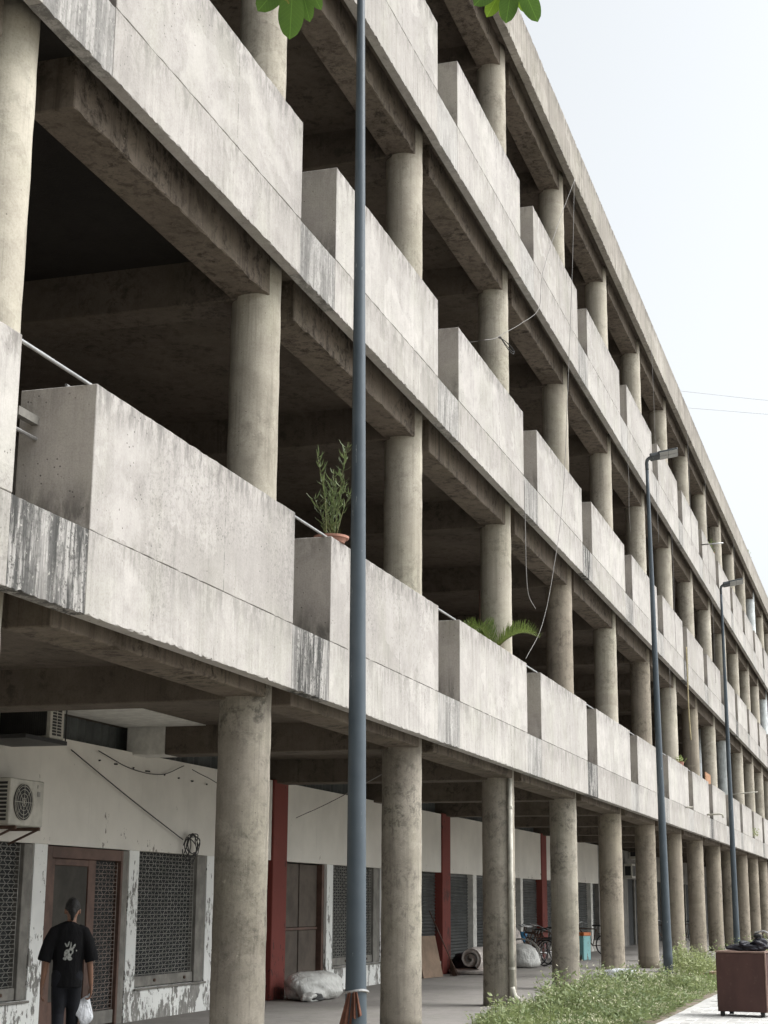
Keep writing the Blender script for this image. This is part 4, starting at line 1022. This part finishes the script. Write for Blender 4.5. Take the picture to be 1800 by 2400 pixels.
# legs (hidden by trousers), neck, head, arms
HX = .02
tube(bm, [(HX, .01, 1.33), (HX+.002, .015, 1.40), (HX+.004, .025, 1.47)], [(.055, .052), (.052, .05), (.055, .052)], 14, True)
bmesh.ops.create_icosphere(bm, subdivisions=3, radius=1, matrix=Matrix.Translation((HX+.006, .035, 1.545)) @ Matrix.Diagonal((.074, .092, .108, 1)))
bmesh.ops.create_icosphere(bm, subdivisions=3, radius=1, matrix=Matrix.Translation((HX+.006, .075, 1.49)) @ Matrix.Diagonal((.056, .06, .065, 1)))
bmesh.ops.create_icosphere(bm, subdivisions=2, radius=1, matrix=Matrix.Translation((HX+.006, .138, 1.525)) @ Matrix.Diagonal((.014, .022, .024, 1)))
for s in (-1, 1):
    bmesh.ops.create_icosphere(bm, subdivisions=2, radius=1, matrix=Matrix.Translation((HX+.006+s*.083, .025, 1.53)) @ Matrix.Rotation(s*.5, 4, 'Z') @ Matrix.Diagonal((.013, .022, .034, 1)))
    tube(bm, [(s*.165, 0, 1.30), (s*.225, -.005, 1.19), (s*.25, -.012, 1.05)], [.044, .046, .042], 12, True)
    tube(bm, [(s*.25, -.012, 1.05), (s*.268, .01, .93), (s*.285, .035, .80)], [.041, .036, .027], 12, True)
    hx, hy, hz = s*.29, .045, .755
    tube(bm, [(s*.285, .035, .80), (hx, hy, hz), (hx, hy+.012, .71)], [(.026, .022), (.018, .040), (.017, .042)], 12, True)
    for k in range(4):       # fingers, unequal, curled
        y0 = hy+.042-.022*k; ln = (.038, .044, .042, .034)[k]; cu = .022 if s < 0 else .034
        tube(bm, [(hx, y0, .71), (hx-s*.006, y0+.002, .71-ln), (hx-s*cu, y0+.003, .71-ln*1.55), (hx-s*cu*1.9, y0+.003, .71-ln*(1.75 if s < 0 else 1.35))], [.0095, .009, .0085, .007], 8, True)
    tube(bm, [(hx-s*.004, hy+.04, .765), (hx-s*.018, hy+.058, .735), (hx-s*.022, hy+.06, .70)], [.012, .0105, .009], 8, True)
# torso core and legs so the body is whole
tube(bm, [(0, 0, 1.36), (0, 0, 1.25), (0, 0, 1.05), (0, 0, .92)], [(.12, .08), (.15, .09), (.14, .085), (.14, .09)], 16, True)
tube(bm, [(-.14, 0, 1.31), (.14, 0, 1.31)], .05, 12, True)
for s, fy, ky in ((-1, -.16, .02), (1, .16, .07)):
    tube(bm, [(s*.08, 0, .92), (s*.085, ky, .52), (s*.085, fy, .09)], [.075, .052, .038], 12, True)
    tube(bm, [(s*.085, fy-.04, .035), (s*.09, fy+.06, .04), (s*.095, fy+.15, .025)], [(.035, .038), (.035, .042), (.022, .04)], 12, True)
body = new('body', bm, 'skin', pr_); remesh(body, .0065, 3)
bm = B()
bmesh.ops.create_icosphere(bm, subdivisions=4, radius=1, matrix=Matrix.Translation((HX+.006, .022, 1.562)) @ Matrix.Diagonal((.090, .102, .108, 1)))
tube(bm, [(HX+.004, -.035, 1.53), (HX+.003, -.034, 1.46)], [(.045, .065), (.028, .052)], 14, True)
for v in bm.verts:
    if v.co.z > 1.5: v.co += Vector((random.gauss(0, .002), random.gauss(0, .002), random.gauss(0, .003)))
    if v.co.y > .06 and v.co.z < 1.585: v.co.y = .06
    if v.co.z < 1.545 and v.co.y > -.045: v.co.x = HX+.006+(v.co.x-HX-.006)*.72
    if v.co.z < 1.50: v.co.x = HX+.006+(v.co.x-HX-.006)*.85
hair = new('hair', bm, 'hair', pr_, smooth=True); remesh(hair, .008, 2)
bm = B()
rings = [(1.415, .075, .068, .012), (1.385, .14, .085, .004), (1.33, .195, .105, 0), (1.25, .19, .116, -.002), (1.12, .178, .112, 0), (.98, .176, .112, .004), (.86, .182, .118, .008), (.775, .184, .122, .01)]
tube(bm, [(HX*max(0, (z-1.3)*8), oy, z) for z, a, b, oy in rings], [(a, b) for z, a, b, oy in rings], 28)
for s in (-1, 1):
    tube(bm, [(s*.10, 0, 1.345), (s*.17, 0, 1.315), (s*.225, 0, 1.22), (s*.262, -.008, 1.11), (s*.280, -.012, 1.03)], [(.065, .07), (.074, .074), (.076, .076), (.078, .080), (.082, .086)], 18)
shirt = new('t_shirt', bm, 'shirt', pr_); remesh(shirt, .009, 5)
bm = B()
tube(bm, [(0, 0, .98), (0, 0, .90), (0, .0, .84)], [(.15, .095), (.155, .10), (.155, .095)], 22, True)
for s, fy, ky in ((-1, -.16, .02), (1, .16, .07)):
    tube(bm, [(s*.082, 0, .90), (s*.085, ky*.6, .68), (s*.086, ky, .50), (s*.086, (ky+fy)/2, .28), (s*.086, fy, .075)], [(.105, .098), (.090, .085), (.074, .07), (.068, .062), (.066, .06)], 18, True)
tr_ = new('trousers', bm, 'trousers', pr_); remesh(tr_, .010, 4)
bm = B()
for s, fy in ((-1, -.16), (1, .16)): tube(bm, [(s*.085, fy-.055, .045), (s*.09, fy+.06, .05), (s*.095, fy+.165, .035)], [(.042, .044), (.045, .048), (.03, .044)], 14, True)
sh = new('shoes', bm, 'black', pr_); remesh(sh, .008, 3)
# plastic bag held in the right hand
pb = thing('plastic_bag', 'white plastic bag hanging from the walking person\'s right hand', 'bag', (4.50, 2.40, 0), R(-58))
pb.scale = (.87, .95, 1)
bm = B(); nx, nz = 26, 12; G = []
for j in range(nz+1):
    q = j/nz; row = []
    for k in range(nx):
        a = 2*math.pi*k/nx; rx_ = .012+.115*min(1, q*1.5)**.8*(1 if q < .75 else math.cos((q-.75)*5.6)); ry_ = .010+.055*min(1, q*1.4)
        wv = 1+.10*math.sin(5*a+3*q)+.05*math.sin(11*a)
        row.append(bm.verts.new((.255-.085*q**.8+rx_*math.cos(a)*wv, .06+ry_*math.sin(a)*wv, .685-.25*q*(1+.25*math.cos(a)))))
    G.append(row)
for j in range(nz):
    for k in range(nx): bm.faces.new((G[j][k], G[j][(k+1) % nx], G[j+1][(k+1) % nx], G[j+1][k]))
bm.faces.new(G[-1])
new('bag_body', bm, 'bagwhite', pb, smooth=True)
new('handle_loop', tube(B(), [(.262, .035, .66), (.272, .035, .70), (.285, .045, .715), (.27, .06, .70), (.255, .06, .67)], .006, 6), 'bagwhite', pb, smooth=True)
